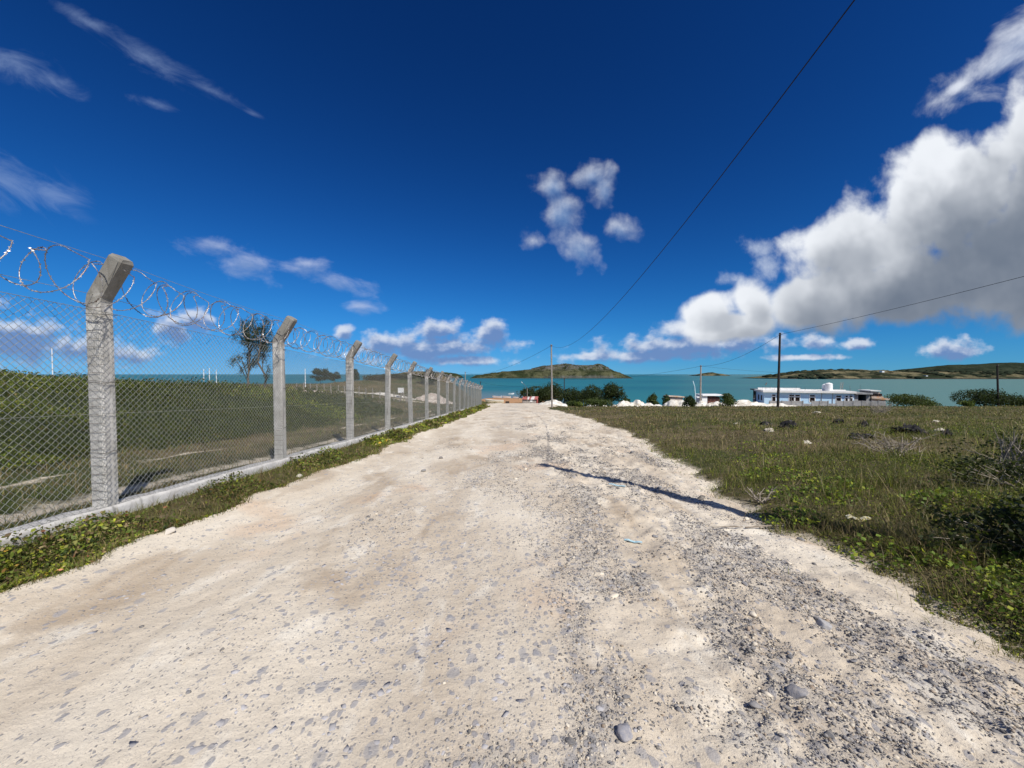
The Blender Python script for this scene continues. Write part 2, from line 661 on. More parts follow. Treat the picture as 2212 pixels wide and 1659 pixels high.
# ------------------------------------------------------------------ terrain heights
ZS = -11.5                                   # sea level
XF = -4.26                                   # fence line
KY = [-40, 0, 50, 60, 130, 150, 205, 260, 420]
KZ = [2.26, 0, -2.83, -3.45, -8.35, -9.5, -11.3, -13.5, -15]
KYR = [-40, 0, 48, 55, 72, 100, 140, 150, 200, 420]
KZR = [2.5, 0.24, -2.62, -3.22, -4.75, -7.4, -10.9, -11.6, -14, -16]


def smooth_interp(y, ky, kz, w=3.0):
    y = np.asarray(y, float)
    return (np.interp(y - w, ky, kz) + np.interp(y, ky, kz) * 2 + np.interp(y + w, ky, kz)) / 4


def edge_r(y):
    """right edge of the dirt road"""
    y = np.asarray(y, float)
    e = np.interp(y, [-20, 1, 3, 4.5, 6, 8, 12, 17, 25, 32, 42, 50, 56, 70, 130, 140], [3.2, 3.0, 3.05, 3.0, 3.35, 3.7, 4.3, 4.75, 4.8, 4.6, 4.25, 4.4, 6.5, 7.5, 12.5, 13])
    return e + 0.55 * fbm(y * 0.9, 3.3, 3, 5) + 0.25 * fbm(y * 3.1, 8.3, 2, 6)


def edge_l(y):
    y = np.asarray(y, float)
    e = np.interp(y, [-20, 0, 4, 10, 40, 52, 56, 130], [-3.7, -3.66, -3.6, -3.45, -3.25, -3.2, -3.6, -8.5])
    return e + 0.22 * fbm(y * 1.3, 1.7, 3, 8) + 0.1 * fbm(y * 5, 4.4, 2, 9)


def zfence(y):
    return 0.30 - 0.0566 * np.asarray(y, float)


def G(x, y, fine=True):
    x = np.asarray(x, float)
    y = np.asarray(y, float)
    zr = smooth_interp(y, KY, KZ)
    zR = smooth_interp(y, KYR, KZR)
    er = edge_r(y)
    wr = sstep(x, er - 0.1, er + 3.5)
    z = zr + (zR - zr) * wr
    # road-side bank on the right
    z = z + 0.10 * sstep(x, er - 0.15, er + 0.35) * (1 - sstep(y, 40, 60))
    # left: bank up to the fence, then a gently rising field
    wl = sstep(-x, 3.3, 4.05) * (1 - sstep(y, 54, 62) * (x > -14))
    wl2 = sstep(-x, 8, 16)
    rise = 0.235 * np.maximum(wl, wl2) + 0.04 * sstep(-x, 4.3, 5.2) * np.maximum(1 - sstep(y, 54, 62), wl2)
    rise = rise + 0.055 * np.clip(-x - 8, 0, 27) + 0.06 * np.clip(y - 45, 0, 70) * sstep(-x, 10, 22)
    land = 1 - sstep(y, 112, 165)
    z = z + rise * land
    z = z - 7.5 * sstep(-x, 12, 40) * sstep(y, 120, 190)
    # mounds
    z = z + 1.5 * np.exp(-((x + 29) / 9) ** 2 - ((y - 80) / 7) ** 2)
    z = z + 4.2 * np.exp(-((x + 26) / 13) ** 2 - ((y - 112) / 12) ** 2)
    z = z + 5.6 * np.exp(-((x + 122) / 22) ** 2 - ((y - 74) / 18) ** 2)
    if fine:
        rough = sstep(x, er + 0.2, er + 2) + sstep(-x, 4.6, 6)
        z = z + (0.12 * fbm(x * 0.35, y * 0.35, 3, 21) + 0.07 * fbm(x * 1.6, y * 1.6, 3, 22)) * rough * land
    return z


def gz(x, y):
    return float(G(np.array([x]), np.array([y]))[0])


def gravel_mask(x, y):
    """0..1: where grey stones lie on the road"""
    x = np.asarray(x, float)
    y = np.asarray(y, float)
    n1 = fbm(x * 1.3 + 3, y * 0.45, 4, 31)
    n2 = fbm(x * 3.1, y * 1.4 + 5, 3, 37)
    c = np.interp(y, [1, 4, 8, 20, 50], [1.5, 1.9, 2.0, 1.7, 1.2])
    right = np.exp(-((x - c) / 1.35) ** 2)
    mid = 0.55 * np.exp(-((x + 0.6) / 1.2) ** 2)
    m = right * (0.20 + 2.2 * n1 + 1.6 * n2) + mid * (0.02 + 1.6 * n1 + 0.8 * n2)
    m = m + 0.55 * np.exp(-((x - edge_r(y) + 0.62) / 0.26) ** 2) * (0.5 + 1.8 * n2) * (1 - sstep(y, 10, 20))
    m = m + 0.55 * np.exp(-((x - 0.85) / 0.35) ** 2 - ((y - 3.5) / 0.8) ** 2)
    m = m + 0.5 * np.exp(-((x - 1.0) / 0.7) ** 2 - ((y - 1.75) / 0.3) ** 2)
    bd = np.interp(y, [1.4, 2.5, 3.5, 5, 8, 14, 30], [0.3, 0.55, 0.85, 1.15, 1.0, 0.6, 0.4])
    m = m + 0.55 * np.exp(-((x - bd) / 0.3) ** 2) * (0.55 + 1.8 * n2)
    return np.clip(m, 0, 1)


def road_z(x, y):
    x = np.asarray(x, float)
    y = np.asarray(y, float)
    zr = smooth_interp(y, KY, KZ)
    er, el = edge_r(y), edge_l(y)
    tr, tl = er - x, x - el
    near = 1 - sstep(y, 25, 60)
    z = zr + 0.055
    z = z + 0.05 * fbm(x * 0.55, y * 0.3, 3, 41) * (0.4 + 0.6 * near)
    rr = sstep(x, 0.2, 1.2)
    gul = fbm(x * 2.2 + 0.5 * fbm(x, y, 2, 3), y * 0.8, 4, 43, 0.55)
    rr = rr * (0.25 + 0.75 * sstep(tr, 0.0, 0.8))
    z = z + near * rr * (0.045 * gul + 0.05 * np.abs(fbm(x * 4.3, y * 2.6, 4, 47, 0.6)))
    z = z + near * (0.012 + 0.016 * rr) * fbm(x * 9, y * 6, 4, 53, 0.6)
    z = z + near * 0.010 * gravel_mask(x, y) * fbm(x * 30, y * 30, 2, 59)
    # left wheel track worn a little
    z = z - 0.03 * np.exp(-((x + 2.4) / 0.45) ** 2) - 0.025 * np.exp(-((x + 0.7) / 0.5) ** 2)
    z = z + 0.10 * sstep(-x, 2.9, 3.6)
    # the sheet dives under the ground at both edges and at its far end
    dive = 0.17 * (1 - sstep(tr, -0.75, 0.25)) + 0.5 * (1 - sstep(tr, -1.6, -0.8)) + 0.42 * (1 - sstep(tl, -0.42, 0.12)) + 0.6 * sstep(y, 126, 133 + 0 * x)
    return z - dive


# ------------------------------------------------------------------ ground sheet
def graded(lo, hi, d0, growth, centre=0.0):
    out = [centre]
    d = d0
    while out[-1] < hi:
        out.append(out[-1] + d)
        d = max(d0, abs(out[-1] - centre) * growth)
    neg = [centre]
    d = d0
    while neg[-1] > lo:
        neg.append(neg[-1] - d)
        d = max(d0, abs(neg[-1] - centre) * growth)
    return np.array(sorted(set(neg[1:] + out)))


def grid(xs, ys):
    X, Y = np.meshgrid(xs, ys)
    nx, ny = len(xs), len(ys)
    i = np.arange(nx * ny).reshape(ny, nx)
    F = np.stack([i[:-1, :-1], i[:-1, 1:], i[1:, 1:], i[1:, :-1]], -1).reshape(-1, 4)
    return X.ravel(), Y.ravel(), F


gx, gy, gF = grid(graded(-420, 420, 0.15, 0.033), graded(-25, 400, 0.15, 0.024, 2.5))
gzv = G(gx, gy)
# lower the ground under the road sheet
und = sstep(edge_r(gy) - gx, 0.1, 0.6) * sstep(gx - edge_l(gy), 0.1, 0.5) * (1 - sstep(gy, 122, 128))
gzv = gzv - 0.25 * und
rut = np.maximum(np.exp(-((gx + 5.05 + 0.25 * fbm(gy * 0.3, 2.0, 2, 3)) / 0.24) ** 2), np.exp(-((gx + 6.65 + 0.25 * fbm(gy * 0.3, 7.0, 2, 4)) / 0.26) ** 2)) * (gy < 60) * (gy > 0)
rut = rut * (0.62 + 0.9 * fbm(gx * 1.5, gy * 0.8, 3, 14)) + 0.9 * np.exp(-((gx + 12) / 9) ** 2 - ((gy - 56) / 3) ** 2)
gzv = gzv - 0.05 * np.clip(rut, 0, 1)
beach = sstep(gy + 4 * fbm(gx * 0.1, gy * 0.1, 2, 12), 126, 132) * sstep(gx, -45, -20)
beach = np.maximum(beach, (gzv < ZS + 0.9) * 1.0)
pale = np.exp(-((gx - 40) / 36) ** 2 - ((gy - 70) / 9) ** 2) * sstep(gy, 57, 62)
pale = np.maximum(pale, (1 - sstep(gx - edge_r(gy), -0.2, 0.55)) * (gx > 0) * (gx > edge_r(gy) - 1) * 0.9)
pale = np.maximum(pale, np.clip(rut, 0, 1))

mg, t, b = new_mat('field_soil')
g_ = t.new('ShaderNodeNewGeometry')
p_ = g_.outputs['Position']


def attr(t, name):
    a = t.new('ShaderNodeAttribute')
    a.attribute_name = name
    return a.outputs['Fac']


n1 = t.noise(p_, 0.6, 6, 0.62)
n2 = t.noise(p_, 5, 7, 0.65)
n3 = t.noise(p_, 0.13, 4, 0.6)
c = t.mix(t.step(n1, 0.35, 0.65), (0.085, 0.075, 0.035, 1), (0.16, 0.125, 0.07, 1))
c = t.mix(t.step(n3, 0.45, 0.62), c, (0.055, 0.07, 0.022, 1))
c = t.mix(t.m('MULTIPLY', t.step(n2, 0.52, 0.7), 0.6), c, (0.26, 0.21, 0.14, 1))
c = t.mix(t.m('MULTIPLY', t.step(n2, 0.46, 0.3), 0.6), c, (0.03, 0.028, 0.016, 1))
pm = t.m('ADD', attr(t, 'pale'), t.m('MULTIPLY', t.m('SUBTRACT', n2, 0.5), 0.9))
c = t.mix(t.step(pm, 0.42, 0.75), c, t.mix(n2, (0.5, 0.42, 0.31, 1), (0.68, 0.6, 0.47, 1)))
sb = t.noise(t.v('MULTIPLY', p_, (0.25, 1.2, 1)), 0.5, 4, 0.6)
sand = t.mix(t.step(sb, 0.4, 0.62), (0.5, 0.29, 0.15, 1), (0.36, 0.2, 0.1, 1))
c = t.mix(attr(t, 'beach'), c, sand)
t.put(b.inputs['Base Color'], c)
b.inputs['Roughness'].default_value = 0.95
b.inputs['Specular IOR Level'].default_value = 0.1
bn = t.new('ShaderNodeBump')
bn.inputs['Strength'].default_value = 0.8
bn.inputs['Distance'].default_value = 0.05
t.put(bn.inputs['Height'], t.noise(p_, 18, 6, 0.7))
t.l.new(bn.outputs[0], b.inputs['Normal'])
ground = link('ground', make_mesh('ground', np.stack([gx, gy, gzv], 1), [gF], mg, smooth=True,
                                  attrs={'pale': pale, 'beach': np.clip(beach, 0, 1)}))
tag(ground, 'dry grassy coastal land sloping down to the sandy shore', 'ground', kind='structure')

# ------------------------------------------------------------------ dirt road
ys = [-8.0]
while ys[-1] < 133:
    yv = ys[-1]
    ys.append(yv + max(0.0135, 0.0068 * abs(yv)) if yv > 1.1 else yv + (0.25 if yv < 0.6 else 0.04))
rx, ry, rF = grid(np.concatenate([np.linspace(-9, -4.4, 14), np.arange(-4.2, 5.6, 0.04), np.linspace(5.8, 15, 30)]), np.array(ys))
rz = road_z(rx, ry)
gmv = gravel_mask(rx, ry)
mr, t, b = new_mat('limestone_dirt')
g_ = t.new('ShaderNodeNewGeometry')
p_ = g_.outputs['Position']
px_, py_, pz_ = t.xyz(p_)
st = t.v('MULTIPLY', p_, (1.0, 0.42, 1.0))
n1 = t.noise(st, 0.9, 6, 0.6, 0.3)
n2 = t.noise(st, 3.4, 7, 0.62, 0.4)
n3 = t.noise(p_, 26, 6, 0.7)
c = t.mix(t.step(n1, 0.34, 0.66), (0.55, 0.463, 0.352, 1), (0.72, 0.640, 0.515, 1))
c = t.mix(t.m('MULTIPLY', t.step(n2, 0.52, 0.72), 0.75), c, (0.80, 0.745, 0.635, 1))
br = t.noise(t.v('MULTIPLY', t.v('ADD', p_, (9.1, 2.2, 0)), (1.2, 0.55, 1)), 1.15, 5, 0.55, 0.5)
c = t.mix(t.m('MULTIPLY', t.step(br, 0.55, 0.70), 0.7), c, (0.40, 0.31, 0.215, 1))
og = t.noise(t.v('ADD', p_, (3.1, 40.2, 0)), 0.55, 4, 0.55)
c = t.mix(t.m('MULTIPLY', t.step(og, 0.58, 0.7), 0.38), c, (0.62, 0.40, 0.24, 1))
# embedded grey aggregate, worn flush with the surface
gmk = attr(t, 'gravel')
vw = t.v('ADD', p_, t.v('SCALE', t.noise(p_, 14, 2, 0.5, out='Color'), s=0.05))
vs = t.v('MULTIPLY', vw, (1.0, 0.7, 1.0))


def chips(scale, thr_lo, thr_hi, size_lo, size_hi):
    d = t.voro(vs, scale)
    idc = t.voro(vs, scale, out='Color')
    k = t.xyz(idc)[0]
    pick = t.step(t.m('ADD', k, t.m('MULTIPLY', gmk, 0.45)), thr_lo, thr_hi, smooth=False)
    return t.m('MULTIPLY', pick, t.step(d, size_hi, size_lo)), idc


f1, id1 = chips(58, 0.76, 0.79, 0.26, 0.40)
f2, id2 = chips(24, 0.88, 0.91, 0.30, 0.42)
f3, id3 = chips(125, 0.66, 0.70, 0.28, 0.42)
f4, id4 = chips(11, 0.95, 0.98, 0.26, 0.38)
grey = t.mix(t.xyz(id1)[1], (0.17, 0.17, 0.185, 1), (0.40, 0.385, 0.375, 1))
farfade = t.step(py_, 4.0, 16.0, 1.0, 0.35)
c = t.mix(t.m('MULTIPLY', t.m('MULTIPLY', f3, 0.5), farfade), c, (0.34, 0.31, 0.285, 1))
c = t.mix(t.m('MULTIPLY', t.m('MULTIPLY', f1, 0.75), farfade), c, grey)
c = t.mix(t.m('MULTIPLY', f2, 0.75), c, (0.30, 0.295, 0.31, 1))
c = t.mix(t.m('MULTIPLY', f4, 0.65), c, (0.33, 0.325, 0.335, 1))
gp_ = t.step(t.m('ADD', gmk, t.m('MULTIPLY', t.m('SUBTRACT', n2, 0.5), 1.2)), 0.6, 1.2)
c = t.mix(t.m('MULTIPLY', gp_, 0.3), c, (0.25, 0.24, 0.235, 1))
c = t.mix(t.m('MULTIPLY', t.step(n3, 0.55, 0.75), 0.25), c, (0.42, 0.35, 0.27, 1))
t.put(b.inputs['Base Color'], c)
b.inputs['Roughness'].default_value = 0.95
b.inputs['Specular IOR Level'].default_value = 0.12
bn = t.new('ShaderNodeBump')
bn.inputs['Strength'].default_value = 0.55
bn.inputs['Distance'].default_value = 0.02
hgt = t.m('ADD', t.noise(p_, 32, 6, 0.72), t.m('MULTIPLY', t.m('ADD', f1, f2), 0.25))
t.put(bn.inputs['Height'], hgt)
t.l.new(bn.outputs[0], b.inputs['Normal'])
road = link('dirt_road', make_mesh('dirt_road', np.stack([rx, ry, rz], 1), [rF], mr, smooth=True, attrs={'gravel': np.clip(gmv + 0.5 * np.exp(-((rx + 0.5) / 1.1) ** 2) * sstep(fbm(rx * 0.8, ry * 0.35, 3, 73), -0.25, 0.2), 0, 1)}))
tag(road, 'rutted pale limestone dirt road running down to the beach', 'road', kind='structure')
ROOT[road] = np.zeros(3)

# ------------------------------------------------------------------ stones on the road
import bmesh


def ico(sub):
    bm = bmesh.new()
    bmesh.ops.create_icosphere(bm, subdivisions=sub, radius=1.0)
    V = np.array([v.co[:] for v in bm.verts])
    F = np.array([[v.index for v in f.verts] for f in bm.faces])
    bm.free()
    return V, F


def rock_shape(sub, seed, amp=0.3, cut=0.0):
    V, F = ico(sub)
    r = np.random.default_rng(seed)
    off = r.uniform(0, 50, 3)
    n = fbm(V[:, 0] * 1.1 + off[0], V[:, 1] * 1.1 + V[:, 2] * 0.9 + off[1], 3, seed) + fbm(V[:, 2] * 1.2 + off[2], V[:, 0] * 0.8 - V[:, 1] + off[0], 3, seed + 5)
    V = V * (1 + amp * n)[:, None]
    for k in range(int(cut)):               # flatten facets
        d = r.normal(size=3)
        d /= np.linalg.norm(d)
        h = V @ d
        lim = r.uniform(0.5, 0.75)
        V = V - d[None] * (np.maximum(h - lim, 0) * 0.9)[:, None]
    return V, F


def rotmats(n, r, tilt=0.5):
    a = r.uniform(0, 2 * np.pi, n)
    b_ = r.normal(0, tilt, n)
    ca, sa, cb, sb_ = np.cos(a), np.sin(a), np.cos(b_), np.sin(b_)
    M = np.zeros((n, 3, 3))
    M[:, 0, 0] = ca; M[:, 0, 1] = -sa * cb; M[:, 0, 2] = sa * sb_
    M[:, 1, 0] = sa; M[:, 1, 1] = ca * cb; M[:, 1, 2] = -ca * sb_
    M[:, 2, 1] = sb_; M[:, 2, 2] = cb
    return M


def stone_colors(n, r):
    k = r.random(n)
    g0 = r.uniform(0.07, 0.22, n)
    c = np.stack([g0, g0 * 0.99, g0 * 1.04], 1)
    w = k > 0.78
    c[w] = np.array([0.62, 0.55, 0.44]) * r.uniform(0.75, 1.1, (w.sum(), 1))
    bw = (k > 0.7) & (k <= 0.78)
    c[bw] = np.array([0.28, 0.21, 0.15]) * r.uniform(0.7, 1.2, (bw.sum(), 1))
    return c


def sample_road(n, r, ylo, yhi, bias=1.0, power=1.3):
    """rejection sample stone places on the road by the gravel mask, thinning with distance"""
    X = []
    Y = []
    tot = 0
    while tot < n:
        m = n * 4
        y = ylo * (yhi / ylo) ** r.random(m)
        x = r.uniform(-3.5, 4.6, m)
        ok = (np.abs(x) < 1.5 * y + 0.6) & (x < edge_r(y) - 0.02) & (x > edge_l(y) + 0.05)
        d = gravel_mask(x, y) ** power * (0.9 + bias) + 0.006 + 0.022 * (x > 0.3)
        d = d + 0.06 * (np.abs(x - edge_r(y) + 0.35) < 0.35)
        ok &= r.random(m) < d / 1.9
        X.append(x[ok]); Y.append(y[ok])
        tot += ok.sum()
    return np.concatenate(X)[:n], np.concatenate(Y)[:n]


r_ = np.random.default_rng(11)
# individually built stones (the largest in view), pieces of the road
stone_meshes = []
for k in range(24):
    V, F = rock_shape(2, 100 + k, 0.5, 7)
    c = stone_colors(1, np.random.default_rng(300 + k))[0]
    if k < 16:
        g0 = 0.09 + 0.009 * k
        c = np.array([g0, g0, g0 * 1.05])
    stone_meshes.append(make_mesh('stone', V, [F], M_gravel, col=np.tile(c, (len(V), 1)), smooth=False))
sx, sy = sample_road(290, r_, 1.5, 11, 1.0)
for k in range(290):
    x, y = float(sx[k]), float(sy[k])
    s = float(np.clip(r_.lognormal(math.log(0.0135), 0.42), 0.008, 0.032)) * (0.75 + 0.10 * y)
    o = link('stone', stone_meshes[int(r_.integers(24))], road)
    o.location = (x, y, float(road_z(x, y)) + s * 0.12)
    o.scale = (s * r_.uniform(0.85, 1.4), s, s * r_.uniform(0.45, 0.8))
    o.rotation_euler = (r_.normal(0, 0.2), r_.normal(0, 0.2), r_.uniform(0, 6.28))
# the rest of the loose gravel
NV, NF = rock_shape(1, 77, 0.35, 3)
shapes = [rock_shape(1, 500 + k, 0.4, 3)[0] for k in range(6)]
n = 16000
qx, qy = sample_road(n, r_, 1.45, 20, 1.0, 1.7)
qs = np.clip(r_.lognormal(math.log(0.0050), 0.5, n), 0.0028, 0.020) * (0.6 + 0.10 * qy)
Mx = rotmats(n, r_, 0.4)
pick = r_.integers(0, 6, n)
SV = np.stack(shapes)[pick] * np.stack([qs * r_.uniform(0.9, 1.5, n), qs, qs * r_.uniform(0.45, 0.8, n)], 1)[:, None, :]
SV = np.einsum('nij,nkj->nki', Mx, SV)
SV[:, :, 0] += qx[:, None]; SV[:, :, 1] += qy[:, None]; SV[:, :, 2] += (road_z(qx, qy) + qs * 0.1)[:, None]
nv = SV.shape[1]
# keep only the faces of an icosphere (80) for near stones, its 20-face hull further on
FF = (NF[None] + (np.arange(n) * nv)[:, None, None]).reshape(-1, 3)
o = arr_part('gravel', SV.reshape(-1, 3), [FF], M_gravel, road, col=np.repeat(stone_colors(n, r_), nv, 0))
o['kind'] = 'stuff'
# finest grit: eight-faced grains
OV = np.array([(1, 0, 0), (-1, 0, 0), (0, 1, 0), (0, -1, 0), (0, 0, 1), (0, 0, -1)], float)
OF = np.array([(0, 2, 4), (2, 1, 4), (1, 3, 4), (3, 0, 4), (2, 0, 5), (1, 2, 5), (3, 1, 5), (0, 3, 5)])
n = 40000
qx, qy = sample_road(n, r_, 1.4, 13, 1.0, 1.25)
qs = np.clip(r_.lognormal(math.log(0.0046), 0.45, n), 0.0024, 0.013) * (0.6 + 0.11 * qy)
ov = OV[None] * r_.uniform(0.55, 1.35, (n, 6, 1)) * np.stack([qs * 1.2, qs, qs * 0.7], 1)[:, None, :]
ov = np.einsum('nij,nkj->nki', rotmats(n, r_, 0.6), ov)
ov[:, :, 0] += qx[:, None]; ov[:, :, 1] += qy[:, None]; ov[:, :, 2] += (road_z(qx, qy) + qs * 0.15)[:, None]
FF = (OF[None] + (np.arange(n) * 6)[:, None, None]).reshape(-1, 3)
o = arr_part('grit', ov.reshape(-1, 3), [FF], M_gravel, road, col=np.repeat(stone_colors(n, r_), 6, 0))
o['kind'] = 'stuff'
# flat stones worn flush with the road surface on the left half
n = 6000
fy = 1.5 * (14 / 1.5) ** r_.random(n)
fx = r_.uniform(-3.0, 1.0, n)
keep = (fbm(fx * 0.9, fy * 0.4, 3, 71) > -0.12)
fx, fy = fx[keep], fy[keep]
n = len(fx)
fs = np.clip(r_.lognormal(math.log(0.0105), 0.6, n), 0.004, 0.036) * (0.8 + 0.06 * fy)
Mx = rotmats(n, r_, 0.08)
SV = np.stack(shapes)[r_.integers(0, 6, n)] * np.stack([fs * r_.uniform(0.9, 1.7, n), fs, fs * 0.35], 1)[:, None, :]
SV = np.einsum('nij,nkj->nki', Mx, SV)
SV[:, :, 0] += fx[:, None]; SV[:, :, 1] += fy[:, None]; SV[:, :, 2] += (road_z(fx, fy) - fs * 0.27)[:, None]
FF = (NF[None] + (np.arange(n) * nv)[:, None, None]).reshape(-1, 3)
g0 = r_.uniform(0.30, 0.45, n)
o = arr_part('embedded_cobbles', SV.reshape(-1, 3), [FF], M_gravel, road, col=np.repeat(np.stack([g0, g0 * 0.98, g0 * 1.02], 1), nv, 0))
o['kind'] = 'stuff'

# loose stones that stand out, things of their own
loose = [
    (1780, 1355, 0.042, (0.34, 0.34, 0.35), 'rounded pale grey stone on the bare dirt near the right verge'),
    (953, 990, 0.05, (0.16, 0.15, 0.15), 'lone dark stone sitting on the smooth left half of the road'),
    (915, 1018, 0.045, (0.2, 0.2, 0.2), 'flat dark stone on the left wheel track beyond the lone stone'),
    (1515, 1078, 0.055, (0.07, 0.065, 0.06), 'black angular stone at the grass edge beside the pole shadow'),
    (365, 1152, 0.05, (0.55, 0.5, 0.43), 'pale stone half hidden at the foot of the left verge'),
    (645, 1030, 0.05, (0.62, 0.58, 0.5), 'whitish stone at the foot of the weedy fence verge'),
    (1350, 1585, 0.032, (0.25, 0.25, 0.28), 'oval blue grey stone low on the gravelly right half'),
    (1720, 1500, 0.034, (0.2, 0.2, 0.22), 'large dark grey stone in the gully at the lower right'),
]
for k, (px, py, s, c, lab) in enumerate(loose):
    Y = 4.0
    for it in range(30):
        p = at(px, py, Y)
        z = float(road_z(p.x, Y)) if -3.6 < p.x < 3.2 else gz(p.x, Y)
        Y *= 1 + 0.6 * ((p.z - z) / max(CAMZ - z, 0.2))
        Y = min(max(Y, 1.4), 60)
    V, F = rock_shape(3, 40 + k, 0.35, 5)
    o = link('loose_stone', make_mesh('loose_stone', V, [F], M_gravel, col=np.tile(np.array(c), (len(V), 1)), smooth=False))
    o.location = (p.x, Y, z + s * 0.25)
    o.scale = (s * 1.15, s, s * 0.75)
    o.rotation_euler = (0.1, 0.15, k * 1.3)
    tag(o, lab, 'stone')

# ------------------------------------------------------------------ fence
PITCHP = 3.04
Y0 = 4.0
NP = 17
SL = -0.0566
fence = thing('perimeter_fence', (XF, Y0, float(zfence(Y0))), 'chain link fence on cranked concrete posts topped with coiled razor wire', 'fence')
# cranked concrete post, local to its foot
prof = [(0.0, -0.35, 0.0), (0.0, 2.17, 0.0), (0.012, 2.225, R(16)), (0.245, 2.60, R(32)), (0.262, 2.628, R(32))]


def post_mesh(seed):
    V = []
    F = []
    ch = 0.016
    for i, (x, z, a) in enumerate(prof):
        hw = 0.078 if i < 2 else 0.076
        hd = 0.075
        if i == len(prof) - 1:
            hw *= 0.82
            hd *= 0.86
        ring = [(-hw + ch, -hd), (hw - ch, -hd), (hw, -hd + ch), (hw, hd - ch), (hw - ch, hd), (-hw + ch, hd), (-hw, hd - ch), (-hw, -hd + ch)]
        rr = np.random.default_rng(seed * 31 + i)
        for (u, w) in ring:
            j = rr.normal(0, 0.002, 3)
            V.append((x + u * math.cos(a) + j[0], w + j[1], z - u * math.sin(a) + j[2]))
    nr = len(prof)
    for i in range(nr - 1):
        for k in range(8):
            F.append((i * 8 + k, i * 8 + (k + 1) % 8, (i + 1) * 8 + (k + 1) % 8, (i + 1) * 8 + k))
    F.append(tuple(range(8))[::-1])
    F.append(tuple(range((nr - 1) * 8, nr * 8)))
    return make_mesh('post', V, F, M_conc)


post_ms = [post_mesh(k) for k in range(5)]


def seg_prisms(A, B, rad, n=3):
    """thin n-sided prisms between point arrays A and B"""
    A = np.asarray(A, float); B = np.asarray(B, float)
    d = B - A
    d /= np.linalg.norm(d, axis=1)[:, None] + 1e-12
    h = np.where(np.abs(d[:, 2:3]) < 0.9, np.array([[0, 0, 1.0]]), np.array([[1.0, 0, 0]]))
    a = np.cross(d, h); a /= np.linalg.norm(a, axis=1)[:, None]
    b_ = np.cross(d, a)
    rings = []
    for E in (A, B):
        for k in range(n):
            q = 2 * math.pi * k / n
            rings.append(E + (a * math.cos(q) + b_ * math.sin(q)) * rad)
    V = np.stack(rings, 1)
    m = len(A)
    base = (np.arange(m) * 2 * n)[:, None]
    F = np.concatenate([base + np.array([[k, (k + 1) % n, n + (k + 1) % n, n + k]]) for k in range(n)], 0)
    return V.reshape(-1, 3), F


def link_panel(seed):
    p = 0.0325
    h = 0.0325
    nw = int(PITCHP / p)
    nz = int(2.06 / h)
    j = np.arange(nw)[:, None]
    k = np.arange(nz + 1)[None, :]
    y = (j + ((j + k) % 2)) * p + 0 * k
    z = k * h + 0 * j + 0.02
    x = 0.088 + 0.0022 * np.where((j + k) % 2 == 0, 1, -1) + 0.014 * np.sin(np.pi * y / PITCHP) * fbm(y * 1.3 + seed, z * 1.1, 2, seed)
    y = y + 0.010 * fbm(y * 1.2, z * 1.2, 2, seed + 9)
    z = z + 0.014 * fbm(y * 1.0 + 4, z * 1.0, 2, seed + 5) - 0.022 * np.sin(np.pi * y / PITCHP) * (z / 2)
    P = np.stack([x, y, z + SL * y], -1)
    V, F = seg_prisms(P[:, :-1].reshape(-1, 3), P[:, 1:].reshape(-1, 3), 0.0021, 3)
    return make_mesh('mesh_panel', V, [F], M_wire)


panel_ms = [link_panel(k) for k in range(2)]


def tie_mesh():
    b = MB()
    for k in range(23):
        z = 0.05 + k * 0.0868
        r = random.Random(k)
        s = r.uniform(-0.008, 0.012)
        b.tube([(-0.07, -0.080, z + s), (0.0, -0.082, z + s * 0.4 + 0.004), (0.078, -0.080, z), (0.0865, -0.06, z - 0.004)], 0.0024, 3, False)
    for z in (0.62, 1.34, 2.04):
        b.tube([(-0.08, 0.08, z), (-0.08, -0.08, z + 0.006), (0.082, -0.083, z - 0.004), (0.084, 0.082, z + 0.008)], 0.0024, 4, False)
        b.tube([(0.084, -0.07, z - 0.03), (0.09, 0.0, z + 0.01), (0.084, 0.075, z - 0.02)], 0.002, 4, False)
    return make_mesh('tie_wires', b.v, b.f, surf('rusty_tie_wire', (0.05, 0.042, 0.036), (0.1, 0.085, 0.07), 30, 0.7))


tie_m = tie_mesh()


